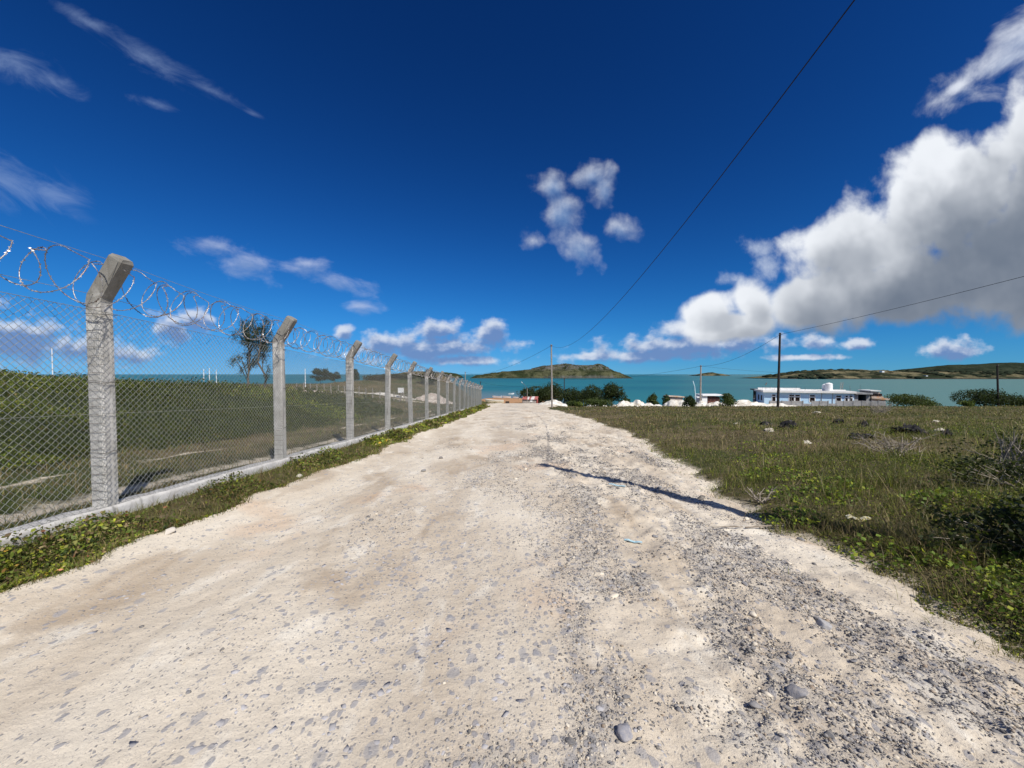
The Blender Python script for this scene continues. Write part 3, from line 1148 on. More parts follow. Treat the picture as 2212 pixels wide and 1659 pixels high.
def razor_mesh(loops, rad, seed):
    r = np.random.default_rng(seed)
    ns = 26 * loops
    s = np.linspace(0, 1, ns)
    th = s * loops * 2 * np.pi + 0.7
    loop = np.floor(s * loops)
    jit = r.normal(0, 1, loops + 2)
    R_ = rad * (1 + 0.09 * np.interp(s * loops, np.arange(loops + 2), jit))
    # paired loops pulled together as clipped concertina wire
    y = s * PITCHP + 0.085 * np.sin(th * 1.0) * np.where(loop % 2 == 0, 1, -1) + 0.03 * np.interp(s * loops, np.arange(loops + 2), r.normal(0, 1, loops + 2))
    cx = 0.12 + 0.03 * np.interp(s * loops, np.arange(loops + 2), r.normal(0, 1, loops + 2))
    P = np.stack([cx + R_ * np.cos(th) * 0.9, y, 2.325 + R_ * np.sin(th) + SL * y], 1)
    V, F = seg_prisms(P[:-1], P[1:], 0.0038, 4)
    # barbs: little double-pointed blades along the strip
    nb_ = int(loops * 34)
    u = (np.arange(nb_) + 0.5) / nb_ * (ns - 1)
    i0 = np.floor(u).astype(int)
    fr = (u - i0)[:, None]
    C = P[i0] * (1 - fr) + P[np.minimum(i0 + 1, ns - 1)] * fr
    T = P[np.minimum(i0 + 1, ns - 1)] - P[i0]
    T /= np.linalg.norm(T, axis=1)[:, None]
    rn = r.normal(size=(nb_, 3))
    S = np.cross(T, rn); S /= np.linalg.norm(S, axis=1)[:, None]
    l, w = 0.0165, 0.012
    BV = np.stack([C - T * l - S * w, C + T * l * 0.2, C + T * l - S * w * 0.6, C + T * l + S * w, C - T * l * 0.2 + S * 0.001, C - T * l + S * w * 0.6], 1)
    nrm = np.cross(T, S) * 0.0008
    BV2 = BV + nrm[:, None]
    BB = np.concatenate([BV, BV2], 1).reshape(-1, 3)
    base = (np.arange(nb_) * 12)[:, None] + len(V)
    BF = [base + np.array([[0, 1, 4, 5]]), base + np.array([[1, 2, 3, 4]]), base + np.array([[6, 11, 10, 7]]), base + np.array([[7, 10, 9, 8]])]
    return make_mesh('razor_coil', np.concatenate([V, BB]), [F] + BF, M_razor)


coils = [razor_mesh(14, 0.215, 1), razor_mesh(15, 0.21, 5), razor_mesh(13, 0.215, 9)]


def strand_mesh(kind):
    b = MB()
    pts = lambda x, z, sag: [(x, PITCHP * q / 8, z + SL * PITCHP * q / 8 - sag * math.sin(math.pi * q / 8)) for q in range(9)]
    if kind == 0:
        b.tube(pts(0.262, 2.56, 0.03), 0.0022, 4, False)
        b.tube(pts(-0.005, 2.24, 0.035), 0.0022, 4, False)
    else:
        b.tube(pts(0.089, 2.06, 0.012), 0.0024, 4, False)
        b.tube(pts(0.0885, 1.02, 0.006), 0.002, 4, False)
        b.tube(pts(0.0885, 0.06, 0.0), 0.002, 4, False)
    return make_mesh('tension_wire', b.v, b.f, M_wire)


strands = [strand_mesh(0), strand_mesh(1)]
for k in range(-1, NP):
    y = k * PITCHP
    z = SL * y
    loc = (0, y, z)
    for nm, me in (('post', post_ms[k % 5]), ('tie_wires', tie_m)):
        o = link(nm, me, fence)
        o.location = loc
        if nm == 'post':
            o.rotation_euler = (random.gauss(0, 0.011), random.gauss(0, 0.011), random.gauss(0, 0.03))
    if k < NP - 1:
        for nm, me in (('mesh_panel', panel_ms[k % 2]), ('razor_coil', coils[2] if k < 0 else coils[k % 2]),
                       ('tension_wire', strands[0]), ('tension_wire', strands[1])):
            o = link(nm, me, fence)
            o.location = loc
# rough concrete footing strip
py = np.arange(-2.5, 53.5, 0.09)
prof_p = [(-0.12, -0.30), (-0.122, 0.03), (-0.105, 0.055), (-0.03, 0.06), (0.05, 0.062), (0.118, 0.058), (0.135, 0.03), (0.137, -0.05), (0.14, -0.16), (0.14, -0.45)]
PX, PZ = np.array(prof_p).T
A = py[:, None] + 0 * PX[None]
nx_ = 0.016 * fbm(A * 4, PX[None] * 20 + PZ[None] * 17, 3, 91)
nz_ = 0.022 * fbm(A * 3, PX[None] * 15, 4, 95)
V = np.stack([XF + PX[None] + nx_, A, zfence(A) + PZ[None] + nz_], -1)
npf = len(PX)
i = np.arange(V.shape[0] * npf).reshape(V.shape[0], npf)
PF = np.stack([i[:-1, :-1], i[1:, :-1], i[1:, 1:], i[:-1, 1:]], -1).reshape(-1, 4)
arr_part('plinth', V.reshape(-1, 3), [PF], M_plinth, fence)


# ------------------------------------------------------------------ vegetation generators
def leaves(C, size, r, aspect=0.5, up=0.0, nrm=None):
    """folded rhombic leaves: 4 verts, 1 quad each"""
    n = len(C)
    d = r.normal(size=(n, 3))
    if nrm is not None:
        d = d * 0.75 + nrm
    d[:, 2] += up
    d /= np.linalg.norm(d, axis=1)[:, None]
    a = np.cross(d, r.normal(size=(n, 3)))
    a /= np.linalg.norm(a, axis=1)[:, None] + 1e-9
    b_ = np.cross(d, a)
    s = np.asarray(size).reshape(-1, 1)
    L = a * s * 0.5
    Wd = b_ * s * 0.5 * aspect
    V = np.stack([C - L, C + Wd - d * s * 0.06, C + L, C - Wd - d * s * 0.06], 1)
    F = np.arange(n * 4).reshape(n, 4)
    return V.reshape(-1, 3), F


def blades(B, h, w, lean, r):
    """grass blades: 5 verts, quad + tri"""
    n = len(B)
    th = r.uniform(0, 2 * np.pi, n)
    ld = np.stack([np.cos(th), np.sin(th), np.zeros(n)], 1)
    ph = r.uniform(0, 2 * np.pi, n)
    sd = np.stack([np.cos(ph), np.sin(ph), np.zeros(n)], 1) * (w / 2)[:, None]
    up = np.array([[0, 0, 1.0]])
    hh = h[:, None]
    le = (lean * h)[:, None]
    mid = B + up * hh * 0.55 + ld * le * 0.35
    tip = B + up * hh * (1 - 0.25 * np.clip(lean, 0, 1.5)[:, None]) + ld * le
    V = np.stack([B - sd, B + sd, mid + sd * 0.75, mid - sd * 0.75, tip], 1)
    base = (np.arange(n) * 5)[:, None]
    return V.reshape(-1, 3), base + np.array([[0, 1, 2, 3]]), base + np.array([[3, 2, 4]])


def mixcol(n, r, pal, wts, jit=0.25):
    pal = np.array(pal)
    k = r.choice(len(pal), n, p=np.array(wts) / sum(wts))
    return pal[k] * r.uniform(1 - jit, 1 + jit, (n, 1))


GREEN = (0.10, 0.135, 0.024)
LIME = (0.29, 0.32, 0.032)
OLIVE = (0.175, 0.17, 0.045)
STRAW = (0.36, 0.275, 0.135)
BROWN = (0.165, 0.112, 0.058)
DARK = (0.030, 0.045, 0.012)

# ---- grass of the right-hand field
rv = np.random.default_rng(21)


def field_points(n, ylo, yhi):
    X = []; Y = []
    tot = 0
    while tot < n:
        m = n * 2
        y = ylo * (yhi / ylo) ** rv.random(m)
        x = rv.uniform(2.4, 1.45 * yhi + 4, m)
        x = 2.2 + (1.5 * y - 1.0) * rv.random(m) ** 0.9
        e = edge_r(y)
        dn = sstep(x, e - 0.5, e + 0.1)
        dn = dn * (0.42 + 0.58 * sstep(fbm(x * 0.8, y * 0.8, 3, 63), -0.35, 0.15))
        dn = np.maximum(dn, 0.06 * (x > e - 0.8))
        ok = rv.random(m) < dn
        X.append(x[ok]); Y.append(y[ok])
        tot += ok.sum()
    return np.concatenate(X)[:n], np.concatenate(Y)[:n]


n = 160000
bx, by = field_points(n, 1.7, 58)
tuft = fbm(bx * 2.2, by * 2.2, 3, 65)
dry = sstep(fbm(bx * 0.22, by * 0.28, 3, 67) + 0.2 * fbm(bx * 1.7, by * 1.7, 2, 69), -0.22, 0.22)
dry = np.maximum(dry, sstep(by, 10, 28) * 0.9)
hgt = (0.04 + 0.17 * rv.random(n) ** 2.4) * (0.6 + 1.3 * sstep(tuft, -0.25, 0.45)) * (0.85 - 0.004 * by)
hgt *= 0.4 + 0.6 * sstep(bx - edge_r(by), -0.3, 0.6)
wd = np.maximum(0.0042, 0.00105 * by) * rv.uniform(0.7, 1.4, n)
VB, FQ, FT = blades(np.stack([bx, by, G(bx, by) - 0.01], 1), hgt, wd, rv.uniform(0.1, 1.1, n), rv)
cg = mixcol(n, rv, [GREEN, OLIVE, LIME, DARK], [3.6, 4, 1.1, 1.2])
cd = mixcol(n, rv, [STRAW, BROWN, OLIVE, (0.2, 0.16, 0.085)], [2.6, 2.6, 2.4, 3])
isdry = rv.random(n) < (0.24 + 0.68 * dry)
cb = np.where(isdry[:, None], cd, cg)
# low broad-leaved weeds in the same field
m_ = 130000
lx, ly = field_points(m_, 1.7, 50)
pt = fbm(lx * 0.5, ly * 0.5, 3, 81)
keep = rv.random(m_) < sstep(pt, -0.12, 0.25) + 0.12 + 0.5 * (ly < 5)
lx, ly, pt = lx[keep], ly[keep], pt[keep]
m_ = len(lx)
lh = (0.02 + 0.26 * rv.random(m_) * sstep(pt, -0.2, 0.4) * (1 - 0.6 * sstep(ly, 12, 40))) * (0.5 + 0.5 * sstep(lx - edge_r(ly), 0, 0.9))
ls = np.maximum(0.022, 0.0027 * ly) * rv.uniform(0.7, 1.5, m_)
VL, FL = leaves(np.stack([lx, ly, G(lx, ly) + lh], 1), ls, rv, 0.55, up=0.8)
cl = mixcol(m_, rv, [GREEN, OLIVE, LIME, DARK, BROWN], [4.5, 3, 2.2, 2, 1.2])
dryl = rv.random(m_) < 0.85 * sstep(ly, 8, 22)
cl[dryl] = mixcol(int(dryl.sum()), rv, [OLIVE, BROWN, STRAW, DARK], [3, 3, 1.2, 1])
V = np.concatenate([VB, VL])
# rosettes of bright broad-leaved weeds at the edge of the gravel
wl_ = []
wc_ = []
for (cx_, cy_, rad_, cnt) in [(3.75, 3.0, 0.42, 260), (3.25, 3.35, 0.3, 140), (4.1, 2.95, 0.3, 160), (3.15, 4.3, 0.3, 200), (3.9, 5.0, 0.5, 320), (4.4, 6.3, 0.6, 320),
                              (3.5, 2.6, 0.3, 110), (5.2, 7.6, 0.7, 320), (4.9, 4.3, 0.4, 260), (6.2, 9.5, 0.8, 320), (3.3, 2.45, 0.22, 60), (4.6, 5.4, 0.4, 240)]:
    a_ = rv.uniform(0, 6.283, cnt)
    q_ = rad_ * np.sqrt(rv.random(cnt))
    X_w, Y_w = cx_ + q_ * np.cos(a_), cy_ + q_ * np.sin(a_)
    wl_.append(np.stack([X_w, Y_w, G(X_w, Y_w) + 0.03 + 0.13 * rv.random(cnt) * (1 - 0.6 * q_ / rad_)], 1))
    wc_.append(mixcol(cnt, rv, [LIME, (0.17, 0.25, 0.03), (0.11, 0.17, 0.025), GREEN], [2.4, 3, 3, 1.5]))
wl_ = np.concatenate(wl_)
VW, FW = leaves(wl_, rv.uniform(0.03, 0.058, len(wl_)), rv, 0.7, up=1.1)
# long dry stems
n_s = 2600
sx_, sy_ = field_points(n_s, 2.0, 26)
VS_, FQS, FTS = blades(np.stack([sx_, sy_, G(sx_, sy_) - 0.02], 1), rv.uniform(0.22, 0.5, n_s) * (0.5 + 0.5 * sstep(sx_ - edge_r(sy_), 0, 0.8)), np.maximum(0.003, 0.0008 * sy_), rv.uniform(0.2, 1.0, n_s), rv)
cs_ = mixcol(n_s, rv, [STRAW, BROWN, (0.42, 0.36, 0.22), OLIVE], [3, 2, 2, 1])
k1 = len(VB) + len(VL)
k2 = k1 + len(VW)
V = np.concatenate([VB, VL, VW, VS_])
o = arr_part('field_grass', V, [FQ, FT, FL + len(VB), FW + k1, FQS + k2, FTS + k2], M_grass, None,
             col=np.concatenate([np.repeat(cb, 5, 0), np.repeat(cl, 4, 0), np.repeat(np.concatenate(wc_), 4, 0), np.repeat(cs_, 5, 0)]))
tag(o, 'patchy green and straw coloured grass covering the right hand field', 'grass', kind='stuff')

# ---- weeds along the fence verge
n = 44000
vy = 1.6 * (53 / 1.6) ** rv.random(n)
el = edge_l(vy)
vx = rv.uniform(0, 1, n) ** 0.8 * (el + 0.12 - (XF + 0.14)) + XF + 0.14
pt = fbm(vx * 1.3, vy * 1.1, 3, 83)
ok = rv.random(n) < 0.16 + 1.3 * sstep(pt, -0.28, 0.22)
vx, vy, pt = vx[ok], vy[ok], pt[ok]
n = len(vx)
edgef = sstep(edge_l(vy) + 0.1 - vx, 0.0, 0.22)
lh = (0.008 + 0.15 * rv.random(n) ** 1.6 * sstep(pt, -0.3, 0.3)) * (0.25 + 0.75 * edgef)
ls = np.maximum(0.026, 0.0045 * vy) * np.clip(rv.lognormal(0, 0.4, n), 0.5, 2.2)
zb = np.maximum(G(vx, vy), road_z(vx, vy))
VL, FL = leaves(np.stack([vx, vy, zb + lh], 1), ls, rv, 0.6, up=0.9)
yel = sstep(fbm(vx * 1.6, vy * 1.2, 2, 87), 0.0, 0.35)
cl = np.where((rv.random(n) < 0.12 + 0.62 * yel)[:, None], mixcol(n, rv, [LIME, (0.26, 0.27, 0.03), (0.15, 0.2, 0.03)], [3, 1.4, 3]),
              mixcol(n, rv, [GREEN, OLIVE, DARK, BROWN, STRAW], [4.5, 3.5, 1.2, 2.4, 0.6]))
cl = cl * (0.72 + 0.75 * sstep(fbm(vx * 2.2, vy * 1.4, 3, 89), -0.3, 0.3))[:, None]
cl[rv.random(n) < 0.06] *= np.array([1.4, 0.8, 0.9])
nb2 = 24000
vy2 = 1.6 * (53 / 1.6) ** rv.random(nb2)
vx2 = rv.uniform(0, 1, nb2) * (edge_l(vy2) + 0.18 - (XF + 0.14)) + XF + 0.14
hb = (0.03 + 0.13 * rv.random(nb2) ** 2)
VB, FQ, FT = blades(np.stack([vx2, vy2, np.maximum(G(vx2, vy2), road_z(vx2, vy2)) - 0.01], 1), hb, np.maximum(0.0035, 0.001 * vy2), rv.uniform(0.2, 1.2, nb2), rv)
cb = mixcol(nb2, rv, [GREEN, OLIVE, BROWN, STRAW], [3, 4, 3.2, 1.2])
o = arr_part('verge_weeds', np.concatenate([VL, VB]), [FL, FQ + len(VL), FT + len(VL)], M_leaf, None,
             col=np.concatenate([np.repeat(cl, 4, 0), np.repeat(cb, 5, 0)]))
tag(o, 'low creeping weeds with yellow green leaves along the fence footing', 'weeds', kind='stuff')

# ---- grass of the left field between fence and thicket, and beyond it
n = 62000
vy = 3.0 * (112 / 3.0) ** rv.random(n)
vx = XF - 0.15 - rv.random(n) ** 1.15 * (1.45 * vy + 2)
rutm = np.maximum(np.exp(-((vx + 5.05 + 0.25 * fbm(vy * 0.3, 2.0, 2, 3)) / 0.22) ** 2), np.exp(-((vx + 6.65 + 0.25 * fbm(vy * 0.3, 7.0, 2, 4)) / 0.24) ** 2)) * (vy < 60)
ok = (rv.random(n) > rutm * 1.25) & ~((vx < -9) & (vy < 30))
vx, vy = vx[ok], vy[ok]
n = len(vx)
hb = (0.05 + 0.17 * rv.random(n) ** 1.6) * (0.8 + 0.012 * vy)
VB, FQ, FT = blades(np.stack([vx, vy, G(vx, vy) - 0.01], 1), hb, np.maximum(0.005, 0.0013 * vy), rv.uniform(0.1, 1.0, n), rv)
gr = sstep(fbm(vx * 0.5, vy * 0.35, 3, 99), -0.1, 0.25)
cb = np.where((rv.random(n) < 0.10 + 0.45 * gr)[:, None], mixcol(n, rv, [GREEN, OLIVE, (0.09, 0.12, 0.04)], [2, 4, 2]), mixcol(n, rv, [STRAW, BROWN, OLIVE, (0.22, 0.17, 0.09)], [1.6, 3.4, 2, 3]))
o = arr_part('meadow_grass', VB, [FQ, FT], M_grass, None, col=np.repeat(cb, 5, 0))
tag(o, 'short mixed grass behind the fence around the two wheel tracks', 'grass', kind='stuff')


# ---- the dense thicket behind the fence
def thicket_top(x, y):
    t_ = sstep(-x + 1.2 * fbm(x * 0.5, y * 0.5, 3, 113), 6.9, 12.5) * (1 - sstep(y + 0.25 * (x + 9), 26, 33))
    return t_ * (1.2 + 0.5 * fbm(x * 0.45, y * 0.45, 4, 111) + 0.2 * fbm(x * 1.7, y * 1.7, 3, 112))


xs = -7.2 - np.concatenate([np.arange(0, 10, 0.16), np.arange(10, 70, 0.6)])
ysg = np.concatenate([np.arange(2.5, 20, 0.2), np.arange(20, 52, 0.5)])
tx, ty, tF = grid(xs[::-1], ysg)
th_ = thicket_top(tx, ty)
keepF = (th_[tF].max(1) > 0.12)
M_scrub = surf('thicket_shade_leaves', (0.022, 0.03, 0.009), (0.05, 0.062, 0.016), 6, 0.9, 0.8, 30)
thick = thing('scrub_thicket', (-15, 15, gz(-15, 15)), 'dense dark green thicket of waist high scrub behind the fence', 'thicket')
thick['kind'] = 'stuff'
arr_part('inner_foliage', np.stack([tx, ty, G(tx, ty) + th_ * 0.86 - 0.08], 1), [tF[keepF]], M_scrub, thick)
n = 130000
vy = 3.6 * (48 / 3.6) ** rv.random(n)
vx = -7.3 - rv.random(n) ** 1.5 * (1.5 * vy)
tt = thicket_top(vx, vy)
ok = tt > 0.1
vx, vy, tt = vx[ok], vy[ok], tt[ok]
n = len(vx)
lh = tt * (0.62 + 0.46 * rv.random(n) ** 0.6) * np.where(rv.random(n) < 0.2, rv.uniform(0.2, 1, n), 1)
ls = np.maximum(0.04, 0.006 * vy) * rv.uniform(0.6, 1.4, n)
VL, FL = leaves(np.stack([vx, vy, G(vx, vy) + lh], 1), ls, rv, 0.5, up=0.5)
cl = mixcol(n, rv, [(0.078, 0.105, 0.018), (0.11, 0.13, 0.02), (0.05, 0.07, 0.015), (0.18, 0.18, 0.028), (0.13, 0.095, 0.035)], [4, 4, 2, 2.2, 1.0])
patch = sstep(fbm(vx * 0.35, vy * 0.35, 3, 117), -0.15, 0.3)
cl = cl * (0.58 + 0.85 * patch)[:, None]
arr_part('leaf_canopy', VL, [FL], M_leaf, thick, col=np.repeat(cl, 4, 0))


# ---- trees and bushes
def limb_tree(tr, name_trunk, base, h, spread, r, n_limbs=7, rad=0.12, mat=None, lean=(0, 0)):
    """trunk and limbs as one mesh; returns tips for the crown"""
    b = MB()
    base = Vector(base)
    tips = []
    top = base + Vector((lean[0], lean[1], h * 0.8))
    pts = [base + (top - base) * q + Vector((r.normal(0, 0.02) * h, r.normal(0, 0.02) * h, 0)) * (q > 0) for q in np.linspace(0, 1, 6)]
    pts[0] = base - Vector((0, 0, 0.1))
    b.tube(pts, [rad * (1 - 0.75 * q) for q in np.linspace(0, 1, 6)], 7)
    for k in range(n_limbs):
        q = r.uniform(0.3, 0.95)
        i0 = min(int(q * 5), 4)
        s = pts[i0].lerp(pts[i0 + 1], q * 5 - i0)
        a = k * 2.4 + r.uniform(-0.5, 0.5)
        L = spread * r.uniform(0.55, 1.0) * (1.15 - 0.5 * q)
        e = s + Vector((math.cos(a) * L, math.sin(a) * L, h * r.uniform(0.12, 0.3)))
        md = s.lerp(e, 0.5) + Vector((0, 0, h * 0.03))
        b.tube([s, md, e], [rad * 0.45 * (1 - 0.5 * q), rad * 0.3, rad * 0.08], 5)
        tips += [(e, 1.0), (md, 0.7)]
    tips.append((pts[-1], 1.0))
    b.build(name_trunk, mat or M_bark, tr, smooth=True)
    return tips


def crown(tr, blobs, n, size, r, pal, wts, name='crown', aspect=0.55, mat=None, droop=0.0, shell=0.35):
    """leaf faces spread through lumpy blobs (centre, radii)"""
    w = np.array([b[1][0] * b[1][1] for b in blobs]) ** 0.9
    k = r.choice(len(blobs), n, p=w / w.sum())
    Cc = np.array([list(b[0]) for b in blobs])[k]
    Rr = np.array([b[1] for b in blobs])[k]
    d = r.normal(size=(n, 3))
    d /= np.linalg.norm(d, axis=1)[:, None]
    rr = 1 - shell * r.random(n) ** 1.4
    lump = 1 + 0.55 * fbm(d[:, 0] * 2.5 + k * 3.1, d[:, 1] * 2.5 + d[:, 2] * 2.1, 3, 131)
    P = Cc + d * Rr * (rr * lump)[:, None]
    if droop:
        P[:, 2] -= droop * r.random(n) ** 2
    V, F = leaves(P, size * r.uniform(0.6, 1.4, n), r, aspect, nrm=d * 0.9)
    return arr_part(name, V, [F], mat or M_leaf, tr, col=np.repeat(mixcol(n, r, pal, wts), 4, 0))


PAL_T = [(0.022, 0.036, 0.010), (0.035, 0.052, 0.014), (0.05, 0.066, 0.018), (0.015, 0.024, 0.008)]
WT_T = [4, 3, 1.4, 3]
PAL_B = [(0.045, 0.07, 0.015), (0.07, 0.095, 0.02), (0.10, 0.12, 0.03), (0.03, 0.045, 0.012)]


def broad_tree(label, px, base_py, Y, hpx, wpx, seed, n=2600, pal=PAL_T, name='shade_tree', cat='tree', group=None, size=None, flat=0.8, lobes=9):
    r = np.random.default_rng(seed)
    x = (px - CX) / FPX * Y
    z = gz(x, Y)
    ztop = at(px, base_py - hpx, Y).z
    h = max(ztop - z, 0.6)
    wdt = wpx / FPX * Y / 2
    tr = thing(name, (x, Y, z), label, cat, group)
    limb_tree(tr, 'trunk', (x, Y, z), h * 0.75, wdt * 0.8, r, 6, max(0.03 * h, 0.04))
    blobs = []
    for k in range(lobes):
        a = k * 2.4 + r.uniform(-0.4, 0.4)
        q = r.uniform(0.1, 0.74)
        rr = wdt * r.uniform(0.34, 0.52)
        cz = z + h * (r.uniform(0.3, 0.78) - 0.16 * q)
        vr = min(rr * flat, z + h - cz)
        blobs.append((Vector((x + math.cos(a) * wdt * q, Y + math.sin(a) * wdt * q * 0.8, cz)), (rr, rr, max(vr, 0.2 * h))))
    blobs.append((Vector((x, Y, z + h * 0.72)), (wdt * 0.5, wdt * 0.5, h * 0.28)))
    crown(tr, blobs, int(n * 1.5), size or max(0.0031 * Y, 0.06), r, pal, WT_T, aspect=0.7)
    return tr


G_shore = 'dark trees by the shore'
broad_tree('broad dark tree directly behind the red roofed shed', 1158, 868, 136, 36, 84, 201, 4600, lobes=15, flat=0.62)
broad_tree('tall dark tree behind the weathered roadside pole', 1192, 869, 142, 46, 84, 202, 4200, lobes=15, flat=0.62)
broad_tree('dark tree between the weathered pole and the white sand heap', 1236, 872, 112, 36, 74, 203, 3400, lobes=13, flat=0.62)
broad_tree('rounded dark tree left of the darkest shore tree', 1280, 874, 96, 44, 74, 204, 3600, lobes=13, flat=0.62)
broad_tree('darkest tallest bushy tree on the edge of the field', 1320, 878, 80, 52, 66, 205, 3800, lobes=13, flat=0.7)
broad_tree('bright green shrub at the foot of the weathered roadside pole', 1240, 888, 52, 22, 34, 206, 1500, PAL_B, 'roadside_shrub', 'shrub')
broad_tree('grey green bush between the pole and the dark trees', 1285, 882, 57, 20, 84, 207, 2400, PAL_B, 'roadside_shrub', 'shrub')
broad_tree('small round bush among the white sand heaps', 1352, 872, 86, 14, 26, 208, 900, PAL_B, 'sand_bush', 'bush')
broad_tree('twin topped green bush left of the second sand heap', 1412, 872, 80, 24, 26, 209, 1200, PAL_B, 'sand_bush', 'bush')
broad_tree('green bush just right of the twin topped bush', 1440, 872, 80, 21, 20, 210, 1000, PAL_B, 'sand_bush', 'bush')
broad_tree('feathery dark shrub standing alone on the field edge', 1490, 890, 44, 36, 30, 211, 1500, PAL_T, 'field_shrub', 'shrub', flat=1.1)
broad_tree('leafy green bush leaning over the tall sand heap', 1572, 872, 58, 22, 44, 212, 1600, PAL_B, 'field_shrub', 'shrub')
broad_tree('low bush right of the blue house', 1960, 878, 66, 26, 96, 213, 2600, PAL_B, 'shore_bush', 'bush', lobes=12, flat=0.6)
broad_tree('second low bush trailing right of the house bush', 2000, 878, 68, 14, 70, 214, 1400, PAL_B, 'shore_bush', 'bush', flat=0.5)
broad_tree('broad dark shore tree at the far right below the dark pole', 2130, 878, 72, 40, 110, 215, 4200, PAL_T, 'shore_tree', 'tree', lobes=14, flat=0.6)
broad_tree('lower dark shore tree running off the right edge', 2200, 878, 70, 24, 80, 216, 2400, PAL_T, 'shore_tree', 'tree', lobes=12, flat=0.5)
broad_tree('small lime green bush in front of the far right shore tree', 2090, 880, 60, 15, 30, 217, 800, [(0.1, 0.14, 0.02), (0.14, 0.17, 0.03), (0.07, 0.1, 0.02), (0.05, 0.07, 0.015)], 'shore_bush', 'bush')
broad_tree('tiny green sprout on the field before the sand heaps', 1250, 884, 48, 9, 26, 218, 500, [(0.12, 0.16, 0.02), (0.14, 0.17, 0.03), (0.07, 0.1, 0.02), (0.05, 0.07, 0.015)], 'field_sprout', 'shrub')


def casuarina(label, px, Y, top_py, wpx, seed, n, size, stems=1, low=0.45, name='casuarina_tree'):
    r = np.random.default_rng(seed)
    x = (px - CX) / FPX * Y
    z = gz(x, Y)
    h = at(px, top_py, Y).z - z
    wdt = wpx / FPX * Y / 2
    tr = thing(name, (x, Y, z), label, 'tree')
    blobs = []
    for s in range(stems):
        ox = (s - (stems - 1) / 2) * wdt * 0.6
        tips = limb_tree(tr, 'trunk', (x + ox, Y, z), h * 0.95, wdt * 0.9, r, 12, 0.012 * h + 0.015, lean=(r.normal(0, 0.04) * h, 0))
        for e, q in tips:
            if e.z - z > h * low * 0.8:
                blobs.append((e + Vector((0, 0, -0.03 * h)), (wdt * 0.3 * q, wdt * 0.3 * q, h * 0.07 * q)))
    for k in range(7):
        a = r.uniform(0, 6.28)
        blobs.append((Vector((x + math.cos(a) * wdt * 0.45, Y + math.sin(a) * wdt * 0.45, z + h * r.uniform(low + 0.1, 0.93))), (wdt * 0.36, wdt * 0.36, h * 0.085)))
    crown(tr, blobs, n, size, r, [(0.045, 0.062, 0.03), (0.06, 0.078, 0.04), (0.03, 0.042, 0.02), (0.075, 0.08, 0.05)], [4, 3, 3, 1], aspect=0.09, droop=0.05 * h, shell=0.95)
    return tr


casuarina('wispy feathery tree rising above the thicket behind the second fence post', 553, 25, 667, 86, 301, 8000, 0.22, 2, 0.45)
casuarina('dark wind bent casuarina beside the third fence post', 692, 92, 795, 46, 302, 2600, 0.9, 1, 0.2)
casuarina('smaller casuarina right of the wind bent one', 722, 94, 800, 34, 303, 1800, 0.8, 1, 0.2)
casuarina('dark casuarina between the third and fourth fence posts', 764, 94, 796, 30, 304, 1800, 0.8, 1, 0.2)
broad_tree('brown scrubby bush on the mound behind the fourth post', 812, 848, 96, 38, 60, 305, 1800, [(0.07, 0.06, 0.03), (0.09, 0.075, 0.04), (0.05, 0.05, 0.02), (0.04, 0.035, 0.02)], 'mound_bush', 'bush')
broad_tree('flat topped dark tree above the far end of the fence', 926, 850, 98, 53, 42, 306, 1800, PAL_T, 'headland_tree', 'tree', flat=0.5)
broad_tree('olive scrub covering the hill behind the fifth post', 872, 852, 104, 36, 90, 307, 3000, [(0.06, 0.06, 0.025), (0.08, 0.075, 0.03), (0.045, 0.05, 0.02), (0.035, 0.035, 0.015)], 'mound_bush', 'bush', lobes=14, flat=0.6)

# shrub at the right edge of the view, close to the camera
r = np.random.default_rng(401)
for (x, y, h, w, nn, lab) in [(4.4, 3.15, 0.32, 0.72, 5200, 'dark twiggy shrub in deep shade at the right edge'),
                              (6.3, 4.5, 0.36, 0.9, 4200, 'leafy dark shrub behind the twiggy one at the right edge'),
                              (7.6, 5.6, 0.5, 0.8, 2400, 'low olive shrub farther back along the right edge')]:
    z = gz(x, y)
    tr = thing('verge_shrub', (x, y, z), lab, 'shrub')
    b = MB()
    blobs = []
    for k in range(26):
        a = r.uniform(0, 6.28)
        e = Vector((x + math.cos(a) * w * r.uniform(0.2, 1.0), y + math.sin(a) * w * r.uniform(0.2, 1.0), z + h * r.uniform(0.12, 1.05)))
        s = Vector((x + r.normal(0, 0.05), y + r.normal(0, 0.05), z - 0.05))
        mdl = s.lerp(e, 0.55) + Vector((r.normal(0, 0.05), r.normal(0, 0.05), 0.08 * h))
        b.tube([s, mdl, e], [0.011, 0.007, 0.002], 5)
        for q in range(2):
            e2 = mdl.lerp(e, r.uniform(0.1, 0.8)) + Vector((r.normal(0, 0.15), r.normal(0, 0.15), r.uniform(0.0, 0.2)))
            b.tube([mdl, e2], [0.004, 0.0015], 4)
            blobs.append((e2, (0.14, 0.14, 0.11)))
        blobs.append((e - Vector((0, 0, 0.08)), (0.17, 0.17, 0.13)))
    b.build('twigs', M_twig, tr)
    crown(tr, blobs, nn, 0.042, r, [(0.03, 0.04, 0.012), (0.045, 0.055, 0.016), (0.018, 0.022, 0.008), (0.08, 0.10, 0.02)], [4, 3, 4, 0.8], 'foliage', shell=0.9)

# ------------------------------------------------------------------ rocks, dry brush and litter on the field
M_rock = surf('dark_volcanic_rock', (0.008, 0.008, 0.009), (0.032, 0.03, 0.029), 5, 0.9, 0.9, 14, c3=(0.11, 0.1, 0.095), s3=5)
M_lime = surf('pale_limestone', (0.45, 0.4, 0.32), (0.65, 0.6, 0.5), 6, 0.9, 0.5, 20)


